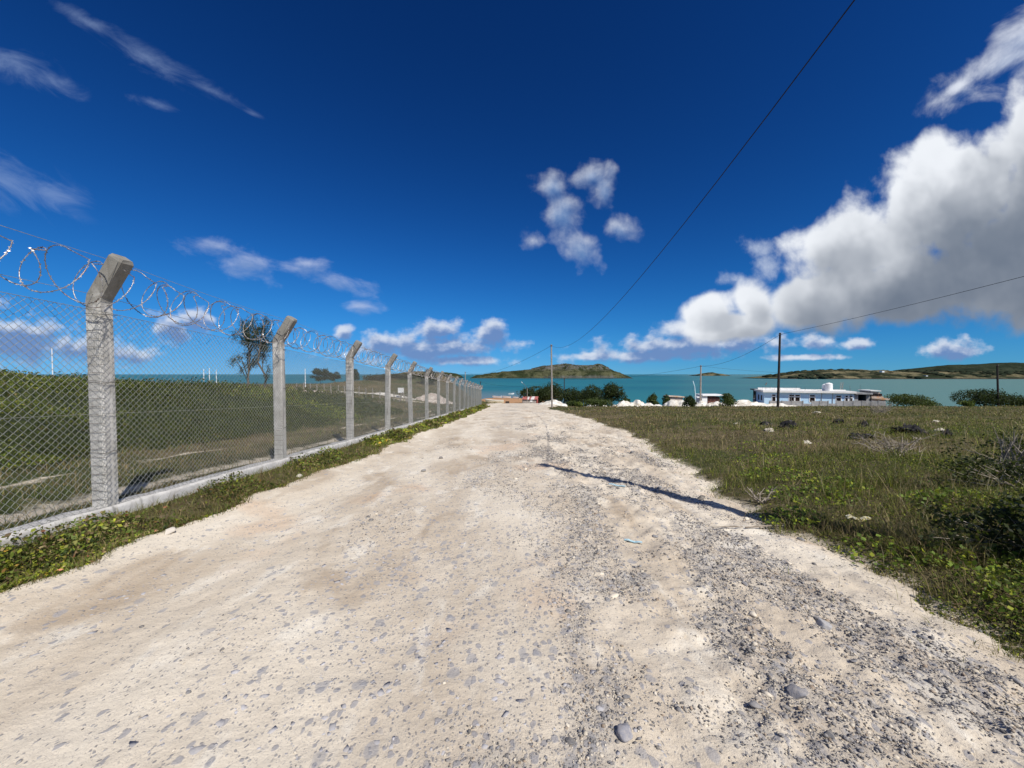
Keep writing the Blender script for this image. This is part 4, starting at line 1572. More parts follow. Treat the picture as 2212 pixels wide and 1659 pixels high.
def on_ground(px, py, y0=6.0):
    Y = y0
    for it in range(60):
        p = at(px, py, Y)
        z = gz(p.x, Y)
        Y *= 1 + 0.5 * ((p.z - z) / max(CAMZ - z, 0.3))
        Y = min(max(Y, 1.4), 57)
    return Vector((p.x, Y, z))


rocks = [
    (1960, 938, 78, 26, M_rock, 'largest black volcanic boulder in the right field'),
    (1852, 948, 66, 17, M_rock, 'long low black rock left of the largest boulder'),
    (1812, 915, 34, 15, M_rock, 'black rock behind the long low one'),
    (1862, 921, 26, 15, M_rock, 'small black rock beside a tuft behind the long rock'),
    (1705, 925, 60, 18, M_rock, 'grey black outcrop near the pole side of the field'),
    (1655, 918, 30, 12, M_rock, 'small weathered outcrop at the left of the rock group'),
    (2045, 945, 22, 22, M_rock, 'upright dark rock under a pale slab'),
    (2032, 930, 30, 9, M_lime, 'pale flat slab right of the largest boulder'),
    (1982, 950, 26, 7, M_lime, 'small pale stone before the largest boulder'),
    (1660, 932, 34, 8, M_lime, 'bleached flat stone beside the weathered outcrop'),
    (1742, 957, 26, 8, M_lime, 'whitish stone lying in green weeds'),
    (1590, 917, 16, 6, M_lime, 'tiny pale stone on the near side of the sand heaps'),
    (1765, 892, 26, 5, M_lime, 'pale stone near the far edge of the field'),
    (2020, 912, 24, 6, M_lime, 'pale stone on the field below the right hand trees'),
]
for k, (px, py, w, h, mt, lab) in enumerate(rocks):
    p = on_ground(px, py, 12)
    sw = w / FPX * p.y / 2
    sh = h / FPX * p.y * 0.72
    sw *= 0.85 if mt is M_rock else 0.7
    V, F = rock_shape(4, 700 + k, 0.5, 6)
    V = V * np.array([sw, sw * 0.7, sh * 0.75]) 
    q_ = fbm(V[:, 0] * 3.5 / sw + k, V[:, 1] * 3.5 / sw, 4, k, 0.65)
    V[:, 2] += sh * (0.9 * np.abs(q_) - 0.15) * (V[:, 2] > -0.1 * sh)
    V[:, :2] *= (1 + 0.35 * fbm(V[:, 2] * 5 / sh, V[:, 0] * 3 / sw, 3, k + 3))[:, None]
    o = link('field_rock', make_mesh('field_rock', V, [F], mt))
    o.location = (p.x, p.y, p.z + sh * 0.15)
    tag(o, lab, 'rock')


def brush(label, px, py, w, h, seed, n=26):
    p = on_ground(px, py, 8)
    r = np.random.default_rng(seed)
    sw = w / FPX * p.y / 2
    sh = h / FPX * p.y
    b = MB()
    for k in range(n):
        a = r.uniform(0, 6.28)
        L = sw * r.uniform(0.5, 1.1)
        s = p + Vector((r.normal(0, 0.2) * sw, r.normal(0, 0.2) * sw, 0.0))
        e = s + Vector((math.cos(a) * L, math.sin(a) * L * 0.6, sh * r.uniform(0.3, 1.1)))
        md = s.lerp(e, 0.5) + Vector((r.normal(0, 0.1) * sw, 0, sh * r.uniform(-0.1, 0.25)))
        b.tube([s, md, e], [0.011, 0.008, 0.003], 4)
        for q in range(3):
            f = md.lerp(e, r.random())
            b.tube([f, f + Vector((r.normal(0, 0.25) * sw, r.normal(0, 0.2) * sw, r.uniform(0, 0.5) * sh))], [0.005, 0.002], 4)
    b.v = [(a - p.x, c - p.y, d - p.z) for a, c, d in b.v]
    o = b.build('dry_brush', M_twig)
    o.location = p
    tag(o, label, 'branch')


brush('heap of bleached bare branches in front of the black boulder', 1930, 985, 130, 40, 501, 34)
brush('dark pile of cut brush below the right end of the house', 1895, 893, 62, 22, 502, 40)
brush('bare pale twigs poking up behind the right edge shrub', 2190, 1040, 60, 90, 503, 14)
brush('thin dead branches on the verge beside the pole shadow', 1640, 1085, 60, 26, 504, 10)

M_blue = surf('blue_plastic', (0.35, 0.55, 0.62), (0.5, 0.68, 0.72), 30, 0.4)
M_yel = surf('yellow_wrapper', (0.7, 0.55, 0.1), (0.8, 0.78, 0.7), 60, 0.4)


def road_pt(px, py):
    Y = 5.0
    for it in range(60):
        p = at(px, py, Y)
        z = float(road_z(p.x, Y))
        Y *= 1 + 0.5 * ((p.z - z) / max(CAMZ - z, 0.3))
    return Vector((p.x, Y, z))


def strip(name, label, cat, p, L, w, h, rz, mat, bend=0.02):
    b = MB()
    n = 5
    V = []
    for i in range(n + 1):
        q = i / n - 0.5
        zz = bend * math.sin(i * 1.7)
        for (yy, z_) in ((-w / 2, 0), (w / 2, 0), (w / 2 * 0.9, h), (-w / 2 * 0.9, h)):
            V.append((q * L, yy + 0.1 * w * math.sin(i * 2.1), z_ + zz))
    F = []
    for i in range(n):
        for k in range(4):
            F.append((i * 4 + k, i * 4 + (k + 1) % 4, i * 4 + 4 + (k + 1) % 4, i * 4 + 4 + k))
    F += [(3, 2, 1, 0), (n * 4, n * 4 + 1, n * 4 + 2, n * 4 + 3)]
    b.add(V, F)
    o = b.build(name, mat)
    o.location = p + Vector((0, 0, 0.012))
    o.rotation_euler = (0, 0, rz)
    tag(o, label, cat)


strip('plastic_strip', 'pale blue plastic strip lying on the gravel right of centre', 'litter', road_pt(1368, 1172), 0.17, 0.028, 0.006, R(-25), M_blue, 0.006)
strip('plastic_scrap', 'thin blue plastic scrap lying in the pole shadow', 'litter', road_pt(1333, 1050), 0.26, 0.04, 0.006, R(-35), M_blue, 0.006)
strip('crumpled_wrapper', 'crumpled yellow and white wrapper in the verge grass', 'litter', on_ground(1853, 1124), 0.2, 0.06, 0.02, R(-20), M_yel, 0.02)
b = MB()
p = road_pt(1610, 1143)
b.tube([(0, 0, 0.02), (0.2, 0.01, 0.03), (0.42, 0.06, 0.022)], [0.008, 0.01, 0.006], 6)
b.tube([(-0.35, 0.01, 0.02), (-0.14, 0.0, 0.03), (-0.02, 0.015, 0.02)], [0.006, 0.009, 0.007], 6)
o = b.build('broken_stick', M_twig)
o.location = p
tag(o, 'broken dry stick lying on the dirt below the pole shadow', 'stick')


# ------------------------------------------------------------------ utility poles and overhead wires
def pole(label, x, y, ztop, r0, mat, z=None, name='utility_pole', cat='pole', hook=True, lean=(0.0, 0.0), lamp=False):
    z = gz(x, y) if z is None else z
    o = thing(name, (x, y, z), label, cat)
    b = MB()
    h = ztop - z
    n = 8
    b.tube([(x + lean[0] * q, y + lean[1] * q, z - 0.6 + (h + 0.6) * q) for q in np.linspace(0, 1, n)], [r0 * (1 - 0.28 * q) for q in np.linspace(0, 1, n)], 10)
    b.build('shaft', mat, o, smooth=False)
    if hook:
        tx_, ty_ = x + lean[0], y + lean[1]
        b = MB()
        b.tube([(tx_ - r0 * 1.6, ty_ - r0 * 0.5, ztop - 0.16), (tx_, ty_ - r0 * 0.8, ztop - 0.16), (tx_ + r0 * 1.6, ty_ - r0 * 0.5, ztop - 0.16)], 0.025, 6)
        b.tube([(tx_, ty_ - r0 * 0.8, ztop - 0.22), (tx_, ty_ - r0 * 0.9, ztop - 0.08)], [0.045, 0.035], 8)
        b.build('wire_clamp', M_metal, o)
    return Vector((x + lean[0], y + lean[1] - r0 * 0.8, ztop - 0.16))


def pole_px(label, px, top_py, Y, r0, mat, **kw):
    p = at(px, top_py, Y)
    return pole(label, p.x, Y, p.z, r0, mat, **kw)


T2 = pole_px('weathered grey wooden pole beside the road bend', 1193, 744, 47, 0.115, M_polewood, lean=(-0.12, 0))
T3 = pole('near wooden pole casting its long shadow across the road', 4.8, 2.0, 7.75, 0.13, M_poledark, name='roadside_pole')
T5 = pole_px('tall dark pole standing in front of the blue house', 1683, 719, 42, 0.135, M_poledark, lean=(0.1, 0))
TQ = pole('dark pole out on the right hand field', 28.0, 8.0, 8.4, 0.15, M_poledark)
T4 = pole_px('pale mottled pole rising behind the sand heaps', 1514, 789, 70, 0.17, M_polewood)
T7 = pole_px('thin dark pole behind the shore trees', 1219, 817, 112, 0.16, M_poledark)
T8 = pole_px('short dark pole just beyond the end of the fence', 1038, 824, 138, 0.17, M_poledark)
T9 = pole_px('faint thin pole against the sea left of the island', 1005, 803, 108, 0.14, M_polewood)
T6 = pole_px('dark blue black pole by the far right shore tree', 2160, 787, 70, 0.17, M_poledark, lean=(-0.5, 0))

# lamp post by the shed
p = at(1139, 839, 127)
zb = gz(p.x, p.y)
lp = thing('lamp_post', (p.x, p.y, zb), 'slim pale street lamp post in front of the shed', 'lamp post')
MB().tube([(p.x, p.y, zb - 0.3), (p.x, p.y, p.z)], [0.1, 0.075], 8).build('shaft', M_polewood, lp)
MB().tube([(p.x, p.y, p.z - 0.1), (p.x - 0.7, p.y - 0.1, p.z + 0.9), (p.x - 1.6, p.y - 0.2, p.z + 1.9)], [0.06, 0.05, 0.05], 6).build('arm', M_metal, lp)
MB().box((p.x - 1.75, p.y - 0.2, p.z + 2.0), (0.6, 0.22, 0.12), 0, Matrix.Rotation(R(45), 3, 'Y')).build('lamp_head', M_white, lp)


def wire(label, a, c, sag, rad=0.016, n=26):
    a = Vector(a); c = Vector(c)
    b = MB()
    pts = [a.lerp(c, q) - Vector((0, 0, 4 * sag * q * (1 - q))) - a for q in np.linspace(0, 1, n)]
    b.tube(pts, rad, 5)
    o = b.build('overhead_wire', M_cable, smooth=True)
    o.location = a
    tag(o, label, 'wire', 'overhead wires between the poles')


wire('black overhead cable climbing from the roadside pole to the top edge', T2, T3, 2.15, 0.0098)
wire('overhead wire rising from the tall dark pole to the right edge', T5, TQ, 0.35, 0.014)
wire('overhead wire from the mottled pole up to the tall dark pole', T4, T5, 0.9, 0.018)
wire('thin wire from the mottled pole left past the island', T4, T7, 1.0, 0.02)
wire('sagging wire over the beach behind the boats', T7, T8, 1.9, 0.024)
wire('wire dropping left from the weathered roadside pole', T2, T9, 1.6, 0.016)
wire('faint wire from the mottled pole right above the house', T4, T6, 1.6, 0.014)

# white masts beyond the thicket
for k, (px, tp, Y, rr, lab) in enumerate([
        (112, 752, 40, 0.05, 'thin white mast left of the nearest fence post'),
        (440, 797, 62, 0.06, 'leftmost of three short white pillars on the skyline'),
        (452, 795, 62, 0.06, 'middle of three short white pillars on the skyline'),
        (467, 798, 62, 0.06, 'rightmost of three short white pillars on the skyline'),
        (659, 796, 70, 0.07, 'thin white mast between the second and third fence posts')]):
    p = at(px, tp, Y)
    pole(lab, p.x, Y, p.z, rr, M_white, name='white_mast', cat='mast', hook=False)

# ------------------------------------------------------------------ far fence, rubble and board beyond the thicket
ff = thing('far_fence', (-24, 55, gz(-24, 55)), 'distant row of leaning pale wooden fence posts with wire', 'fence')
fpts = []
for k in range(17):
    q = k / 16
    px = 640 + q * 240
    Y = 57 - 6 * q
    x = (px - CX) / FPX * Y
    z = gz(x, Y)
    fpts.append(Vector((x, Y, z)))
    MB().tube([(x, Y, z - 0.2), (x + random.gauss(0, 0.05), Y, z + 1.25 + random.uniform(-0.1, 0.1))], [0.075, 0.065], 6).build('post', M_polewood, ff)
for zz in (0.5, 1.0):
    MB().tube([q + Vector((0, -0.08, zz)) for q in fpts], 0.012, 4).build('strand', M_wire, ff)
bp = fpts[15] + Vector((0.6, -1.0, 0))
for dxx in (-0.55, 0.55):
    MB().tube([bp + Vector((dxx, 0, -0.1)), bp + Vector((0, 0, 1.3))], 0.07, 6).build('brace', M_polewood, ff)
bd = thing('notice_board', (-17.2, 58, gz(-17.2, 58)), 'small white board on legs behind the fourth fence post', 'board')
z0 = gz(-17.2, 58)
p = at(866, 843, 58)
MB().box((p.x, 58, p.z), (0.9, 0.06, 0.75)).build('panel', M_white, bd)
for dxx in (-0.35, 0.35):
    MB().box((p.x + dxx, 58.05, (z0 + p.z) / 2), (0.07, 0.05, abs(p.z - z0))).build('leg', M_polewood, bd)


# ------------------------------------------------------------------ heaps of white coral sand and rubble
M_sand = surf('white_coral_sand', (0.56, 0.52, 0.44), (0.78, 0.75, 0.68), 1.3, 0.95, 0.9, 6, c3=(0.42, 0.37, 0.29), s3=1.1)
M_rubble = surf('pinkish_rubble', (0.45, 0.36, 0.3), (0.66, 0.58, 0.5), 2.5, 0.95, 0.9, 5)


def heap(label, px, top_py, Y, wpx, depth, seed, mat=None, lumps=3, name='sand_heap', cat='sand heap', group=None):
    r = np.random.default_rng(seed)
    mat = mat or M_sand
    x0 = (px - CX) / FPX * Y
    zt = at(px, top_py, Y).z
    z0 = gz(x0, Y)
    hw = wpx / FPX * Y / 2 * 1.35
    h = max(zt - z0, 0.3)
    nx_, ny_ = 44, 26
    X, Yg, F = grid(np.linspace(-1.1, 1.1, nx_), np.linspace(-1.1, 1.1, ny_))
    Z = np.zeros_like(X)
    for k in range(lumps):
        cx_ = 0 if k == 0 else r.uniform(-0.55, 0.55)
        cy_ = r.uniform(-0.2, 0.2)
        hh = 1.0 if k == 0 else r.uniform(0.45, 0.9)
        ww = r.uniform(0.55, 0.95)
        d = np.sqrt(((X - cx_) / ww) ** 2 + ((Yg - cy_) / 0.95) ** 2)
        Z = np.maximum(Z, hh * np.clip(1 - d, 0, 1) ** 0.62)
    Z = Z + 0.36 * fbm(X * 3 + seed, Yg * 3, 4, seed) * (Z > 0.02)
    Z = np.minimum(Z, 0.93 + 0.05 * fbm(X * 4, Yg * 4, 2, seed + 3))
    wx, wy = x0 + X * hw * 1.1, Y + Yg * depth
    V = np.stack([wx - x0, wy - Y, G(wx, wy) - z0 + Z * h - 0.12], 1)
    o = link(name, make_mesh(name, V, [F], mat, smooth=True))
    o.location = (x0, Y, z0)
    tag(o, label, cat, group)


GS = 'white sand heaps behind the field'
heap('white sand heap right behind the weathered roadside pole', 1200, 861, 78, 46, 2.4, 1, group=GS)
heap('white sand heap beside the darkest shore tree', 1348, 862, 74, 34, 2.0, 2, group=GS)
heap('rounded white sand heap right of the small round bush', 1376, 861, 74, 36, 2.0, 3, lumps=2, group=GS)
heap('white sand heap right of the twin topped bush', 1457, 861, 64, 44, 2.0, 4, group=GS)
heap('white sand heap at the foot of the mottled pole', 1514, 863, 62, 28, 1.6, 5, group=GS)
heap('low white sand heap in front of the white kiosk', 1546, 864, 61, 40, 1.6, 6, group=GS)
heap('tallest flat topped sand heap left of the blue house', 1606, 861, 61, 74, 2.2, 7, lumps=4, group=GS)
heap('long low sand heap at the foot of the blue house', 1680, 869, 60, 74, 1.4, 8, lumps=4, group=GS)
heap('low white sand bank among the dark trees', 1290, 870, 76, 60, 1.6, 9, lumps=4, group=GS)
heap('scattered white sand bank by the twin topped bush', 1405, 868, 72, 40, 1.4, 10, lumps=4, group=GS)
heap('pinkish rubble heap behind the second fence post', 668, 846, 58, 66, 1.8, 11, M_rubble, 5, 'rubble_heap', 'rubble')
heap('white rubble bank behind the third fence post', 775, 845, 60, 60, 1.6, 12, M_sand, 5, 'rubble_heap', 'rubble')
heap('long white rubble bank behind the fourth fence post', 845, 848, 60, 80, 1.6, 13, M_sand, 6, 'rubble_heap', 'rubble')
heap('broad pale gravel heap behind the sixth fence post', 935, 846, 62, 74, 3.0, 14, M_rubble, 3, 'rubble_heap', 'rubble')

# ------------------------------------------------------------------ the blue house
M_blueW = surf('pale_blue_wall_paint', (0.46, 0.67, 0.85), (0.52, 0.72, 0.88), 0.8, 0.85)
M_greyB = surf('grey_block_wall', (0.25, 0.25, 0.25), (0.36, 0.355, 0.345), 1.5, 0.95, 0.3)
M_pane = surf('dark_window_glass', (0.015, 0.01, 0.01), (0.04, 0.02, 0.02), 2, 0.15, spec=0.6)
M_roofw = surf('white_roof_slab', (0.7, 0.68, 0.64), (0.82, 0.81, 0.78), 0.7, 0.9)
M_beige = surf('beige_render', (0.48, 0.38, 0.3), (0.6, 0.5, 0.4), 1.4, 0.9, c3=(0.5, 0.25, 0.1), s3=0.7)
HC = Vector((47.3, 72.0))                    # front left corner of the house
HA = R(-20)
HU = Vector((math.cos(HA), math.sin(HA)))    # along the front
HV = Vector((-math.sin(HA), math.cos(HA)))   # towards the back
HZ = -4.75
ZROOF = at(1652, 843, 72).z                  # top of the fascia
house = thing('blue_house', (HC.x, HC.y, HZ), 'long flat roofed pale blue bungalow by the shore', 'house')


def hp(u, v, z):
    q = HC + HU * u + HV * v
    return Vector((q.x, q.y, z))


def hbox(b, u0, u1, v0, v1, z0, z1):
    V = [hp(u, v, z) for z in (z0, z1) for v in (v0, v1) for u in (u0, u1)]
    return b.add(V, [(0, 2, 3, 1), (4, 5, 7, 6), (0, 1, 5, 4), (2, 6, 7, 3), (0, 4, 6, 2), (1, 3, 7, 5)])


def fu(px, v=0.0):
    """distance along the front for a picture column"""
    k = (px - CX) / FPX
    c0 = HC + HV * v
    return (k * c0.y - c0.x) / (HU.x - k * HU.y)


LB = fu(1846)                                # end of the blue part
DEPTH = 6.0
zw = ZROOF - 0.38                            # wall top under the fascia
# window bays: px left, px right, has one or two lights
wins = [(1668, 1677), (1757, 1776), (1784 - 4, 1784 + 10), (1858 - 16, 1858 - 6)]
bays = [(1669, 1676, 1), (1727, 1747, 2), (1758, 1770, 1), (1818, 1826, 1), (1833, 1847 - 1, 2)]
bays = [(1668, 1676.5, 1), (1705, 1716.5, 1), (1718, 1729, 1), (1761.5 - 12, 1761.5, 1), (1807.5 - 1, 1818, 1), (1826, 1833, 1), (1835, 1843, 1)]
zt, zbm = ZROOF - 0.78, ZROOF - 2.05
segs = []
u_prev = 0.0
for (a, c, _) in bays:
    segs.append((u_prev, fu(a)))
    u_prev = fu(c)
segs.append((u_prev, LB))
wb = MB()
for (u0, u1) in segs:
    hbox(wb, u0, u1, 0.0, 0.2, HZ, zw)
for (a, c, _) in bays:
    hbox(wb, fu(a), fu(c), 0.0, 0.2, HZ, zbm)
    hbox(wb, fu(a), fu(c), 0.0, 0.2, zt, zw)
hbox(wb, 0.0, 0.2, 0.203, DEPTH, HZ, zw)
hbox(wb, 0.2, LB, DEPTH - 0.2, DEPTH, HZ, zw)
hbox(wb, LB - 0.2, LB, 0.203, DEPTH - 0.203, HZ, zw)
wb.build('wall', M_blueW, house)
for (a, c, _) in bays:
    u0, u1 = fu(a), fu(c)
    b = MB()
    hbox(b, u0 - 0.06, u0 + 0.05, -0.05, 0.06, zbm - 0.06, zt + 0.06)
    hbox(b, u1 - 0.05, u1 + 0.06, -0.05, 0.06, zbm - 0.06, zt + 0.06)
    hbox(b, u0 + 0.05, u1 - 0.05, -0.05, 0.06, zbm - 0.06, zbm + 0.04)
    hbox(b, u0 + 0.05, u1 - 0.05, -0.05, 0.06, zt - 0.42, zt - 0.27)
    w_ = b.build('window', M_white, house)
    for (z0, z1) in ((zbm + 0.04, zt - 0.42), (zt - 0.27, zt + 0.02)):
        hbox(MB(), u0 + 0.05, u1 - 0.05, 0.08, 0.1, z0, z1).build('pane', M_pane, w_)
# side windows
for v0 in (1.5, 3.6):
    w_ = hbox(MB(), -0.03, 0.03, v0, v0 + 0.8, ZROOF - 2.0, ZROOF - 1.0).build('window', M_poledark, house)
rb = MB()
hbox(rb, -0.35, LB + 0.1, -0.55, DEPTH + 0.4, ZROOF - 0.36, ZROOF)
roof = rb.build('roof', M_roofw, house)
b = MB()
hbox(b, -0.3, LB, 3.2, 3.4, ZROOF, ZROOF + 0.16)
hbox(b, 0.3, LB * 0.55, DEPTH + 0.1, DEPTH + 0.25, ZROOF, ZROOF + 0.3)
b.build('parapet', M_roofw, roof)
# porch at the left rear
for v0 in (DEPTH + 0.5, DEPTH + 2.2):
    hbox(MB(), 0.0, 0.3, v0, v0 + 0.3, HZ, ZROOF - 0.2).build('column', M_poledark, house)
hbox(MB(), -0.5, 1.0, DEPTH + 0.42, DEPTH + 2.8, ZROOF - 0.2, ZROOF).build('porch_roof', M_poledark, house)
hbox(MB(), -0.1, 1.0, DEPTH + 0.8, DEPTH + 2.2, HZ, ZROOF - 2.0).build('porch_wall', M_greyB, house)
for px in (1709, 1775, 1799, 1838):
    hbox(MB(), fu(px), fu(px) + 0.06, -0.09, -0.03, HZ, zw).build('downpipe', M_greyB, house)
# unfinished grey extension
LE = fu(1881)
eb = MB()
hbox(eb, LB + 0.003, LE, 0.1, 0.3, HZ, ZROOF - 1.65)
hbox(eb, LB + 0.003, LB + 0.6, 0.1, 0.3, ZROOF - 1.65, ZROOF - 0.5)
hbox(eb, LE - 0.5, LE, 0.1, 0.3, ZROOF - 1.65, ZROOF - 0.5)
hbox(eb, LE - 0.2, LE, 0.303, 5.0, HZ, ZROOF - 0.5)
hbox(eb, LB + 0.003, LE - 0.203, 4.8, 5.0, HZ, ZROOF - 0.5)
eb.build('extension_wall', M_greyB, house)
hbox(MB(), LB + 0.103, LE + 0.2, -0.35, 5.2, ZROOF - 0.5, ZROOF - 0.22).build('extension_roof', M_greyB, house)
# steel rods left standing on the roof
for k in range(15):
    u = random.uniform(0.3, LE)
    v = random.choice([0.4, 3.0, 5.4])
    hgt_ = random.uniform(0.4, 0.8) if u < LB else random.uniform(0.9, 1.7)
    p = hp(u, v, ZROOF - 0.4)
    MB().tube([p, p + Vector((random.gauss(0, 0.02), 0, hgt_ + 0.4))], 0.022, 4).build('steel_rod', M_metal, house)
p = hp(0.7, 2.0, ZROOF)
b = MB().tube([p, p + Vector((0, 0, 1.35))], 0.025, 5)
b.tube([p + Vector((-0.15, 0, 1.0)), p + Vector((0.1, 0, 1.1)), p + Vector((0.12, 0, 1.45))], [0.08, 0.09, 0.05], 6)
b.build('aerial', M_metal, house)

# beige slanted annexe at the right end
ann = thing('beige_annexe', tuple(hp(LE, 0, HZ)), 'weathered beige annexe with slanted front at the right end of the house', 'annexe')
u0, u1 = LE + 0.25, fu(1924)
b = MB()
P = [hp(u0, 0.2, HZ), hp(u1 - 0.8, 0.2, HZ), hp(u1 - 0.6, 0.2, ZROOF - 1.35), hp(u1 - 1.4, 0.2, ZROOF - 0.1), hp(u0, 0.2, ZROOF + 0.05)]
Q = [q + Vector((HV.x, HV.y, 0)) * 4.0 for q in P]
b.add(P + Q, [(4, 3, 2, 1, 0), (5, 6, 7, 8, 9)] + [(i, (i + 1) % 5, 5 + (i + 1) % 5, 5 + i) for i in range(5)])
b.build('body', M_beige, ann)
b = MB()
P = [hp(u0 - 0.1, -0.12, ZROOF - 1.2), hp(u1 - 0.35, -0.12, ZROOF - 1.45), hp(u1, -0.12, ZROOF - 1.32), hp(u1 - 0.1, -0.12, ZROOF - 1.15), hp(u0 - 0.1, -0.12, ZROOF - 0.98)]
Q = [q + Vector((HV.x, HV.y, 0)) * 4.4 for q in P]
b.add(P + Q, [(4, 3, 2, 1, 0), (5, 6, 7, 8, 9)] + [(i, (i + 1) % 5, 5 + (i + 1) % 5, 5 + i) for i in range(5)])
b.build('ledge', M_beige, ann)
hbox(MB(), u0 - 0.3, u1 - 1.3, -0.2, 4.3, ZROOF + 0.055, ZROOF + 0.2).build('roof', M_roofw, ann)
um = (u0 + u1) / 2 - 0.5
for k in range(3):
    hbox(MB(), um - 0.75 + k * 0.5, um - 0.32 + k * 0.5, 0.14, 0.197, ZROOF - 0.75, ZROOF - 0.35).build('window', M_pane, ann)
hbox(MB(), um - 0.2, um + 0.7, 0.14, 0.197, HZ + 0.3, ZROOF - 1.7).build('doorway', M_pane, ann)

# water tanks and ladder on the roof
def tank(label, u, v, rad, h):
    p = hp(u, v, ZROOF)
    o = thing('water_tank', tuple(p), label, 'water tank')
    prof = [(rad * 0.96, 0), (rad, 0.05), (rad, h * 0.33), (rad * 0.97, h * 0.35), (rad, h * 0.37), (rad, h * 0.68), (rad * 0.97, h * 0.7), (rad, h * 0.72), (rad, h * 0.84), (rad * 0.55, h * 0.95), (rad * 0.25, h * 0.965)]
    V = []; F = []
    n = 20
    for (q, z) in prof:
        for k in range(n):
            V.append((p.x + q * math.cos(2 * math.pi * k / n), p.y + q * math.sin(2 * math.pi * k / n), p.z + z))
    for i in range(len(prof) - 1):
        for k in range(n):
            F.append((i * n + k, i * n + (k + 1) % n, (i + 1) * n + (k + 1) % n, (i + 1) * n + k))
    F += [tuple(range(n))[::-1], tuple(range((len(prof) - 1) * n, len(prof) * n))]
    MB().add(V, F).build('barrel', M_white, o)
    MB().tube([p + Vector((0, 0, h * 0.966)), p + Vector((0, 0, h))], rad * 0.24, 12).build('lid', M_white, o)


tank('tall white water tank on the roof of the blue house', fu(1790.5, 1.0), 1.0, 0.56, 1.5)
tank('small white tank left of the tall roof tank', fu(1781, 1.8), 1.8, 0.33, 1.25)
p = hp(fu(1818, 3.0), 3.6, ZROOF)
ld = thing('roof_ladder', tuple(p), 'pale ladder leaning on the roof right of the tall tank', 'ladder')
tl = Vector((0.45, 0.3, 1.55))
for s in (0, 0.42):
    MB().tube([p + Vector((s, 0, 0)), p + Vector((s, 0, 0)) + tl], 0.035, 5).build('rail', M_polewood, ld)
for k in range(5):
    q = p + tl * (0.12 + 0.19 * k)
    MB().tube([q, q + Vector((0.42, 0, 0))], 0.028, 5).build('rung', M_polewood, ld)

# precast boundary wall in front of the house, each slab a piece
gw_ = thing('boundary_wall', tuple(hp(2, -2.2, HZ)), 'grey precast concrete slab wall in front of the blue house', 'wall')
edges = [1664, 1690, 1711.5, 1735.5, 1755, 1772, 1790, 1808.5, 1824, 1845, 1864, 1884, 1899, 1916]
tops = [2, 2, 2, 1, 2, 2, 1, 2, 2, 2, 2, 2, 2]
for k in range(len(edges) - 1):
    ua, ub = fu(edges[k], -2.2), fu(edges[k + 1], -2.2)
    zg = gz(*hp(ua, -2.2, 0)[:2]) - 0.15
    z1 = at(edges[k], 866, (HC + HU * ua + HV * -2.2).y).z
    hs = (z1 - zg) / 3
    hbox(MB(), ua - 0.07, ua + 0.07, -2.28, -2.12, zg, z1 + 0.06).build('post', M_greyB, gw_)
    for j in range(1 + tops[k]):
        if k == 6 and j == 2:
            continue
        hbox(MB(), ua + 0.073, ub - 0.073, -2.23, -2.17, zg + j * hs + 0.006, zg + (j + 1) * hs - 0.006).build('slab', M_greyB, gw_)
# small dark outhouse and gate leaf by the left corner
ga = thing('yard_gate', tuple(hp(1.0, -1.2, HZ)), 'dark wooden gate leaf near the left corner of the house', 'gate')
for k in range(5):
    hbox(MB(), 0.45 + k * 0.24, 0.66 + k * 0.24, -1.25, -1.2, HZ, ZROOF - 2.05).build('board', M_poledark, ga)
hbox(MB(), 0.45, 1.62, -1.197, -1.15, ZROOF - 2.5, ZROOF - 2.4).build('rail', M_poledark, ga)

# white kiosk, truck-like block and bent pipe left of the house
Y = 80
p = at(1538, 853.5, Y)
zb = gz(p.x, Y)
x0, x1 = (1517 - CX) / FPX * Y, (1560 - CX) / FPX * Y
ks = thing('white_kiosk', ((x0 + x1) / 2, Y, zb), 'small white flat roofed kiosk with brown shutters behind the sand heaps', 'kiosk')
zt_ = p.z
b = MB().box((x0 + 0.55, Y + 1.4, (zb + zt_) / 2 - 0.1), (1.1, 2.8, zt_ - zb - 0.2))
b.build('wall', M_white, ks)
MB().box(((x0 + x1) / 2 + 0.1, Y + 1.3, zt_), (x1 - x0 + 0.4, 3.4, 0.28)).build('roof', M_white, ks)
M_brown = surf('brown_shutter', (0.1, 0.04, 0.03), (0.18, 0.08, 0.06), 4, 0.7)
MB().box(((x0 + x1) / 2 + 0.4, Y + 1.4, (zb + zt_) / 2 - 0.15), (x1 - x0 - 1.55, 2.6, zt_ - zb - 0.35)).build('shutter_wall', M_brown, ks)
for k in range(3):
    MB().box((x0 + 1.5 + k * 0.85, Y + 0.07, zt_ - 0.75), (0.6, 0.06, 0.75)).build('shutter', surf('dark_shutter', (0.03, 0.012, 0.01), (0.06, 0.02, 0.02), 4, 0.6) if k == 0 else bpy.data.materials['dark_shutter'], ks)
MB().box((x0 - 0.5, Y + 0.8, zt_ - 0.45), (1.0, 1.4, 0.22)).build('canopy', M_white, ks)
p = at(1497, 823, 72)
zb = gz(p.x, 72)
b = MB()
b.tube([(p.x + 0.45, 72, zb - 0.2), (p.x + 0.5, 72, zb + (p.z - zb) * 0.45), (p.x + 0.3, 72, zb + (p.z - zb) * 0.8), (p.x, 72, p.z)], [0.12, 0.09, 0.08, 0.07], 8)
b.v = [(a - p.x, c - 72, d - zb) for a, c, d in b.v]
o = b.build('bent_pipe', surf('pale_blue_pipe', (0.45, 0.6, 0.66), (0.55, 0.68, 0.72), 2, 0.5), smooth=True)
o.location = (p.x, 72, zb)
tag(o, 'pale blue bent pipe standing left of the mottled pole', 'pipe')
Y = 84
p = at(1455, 856, Y)
zb = gz(p.x, Y)
rs = thing('ruined_hut', (p.x, Y, zb), 'low brown ruined hut roof behind the sand heaps', 'hut')
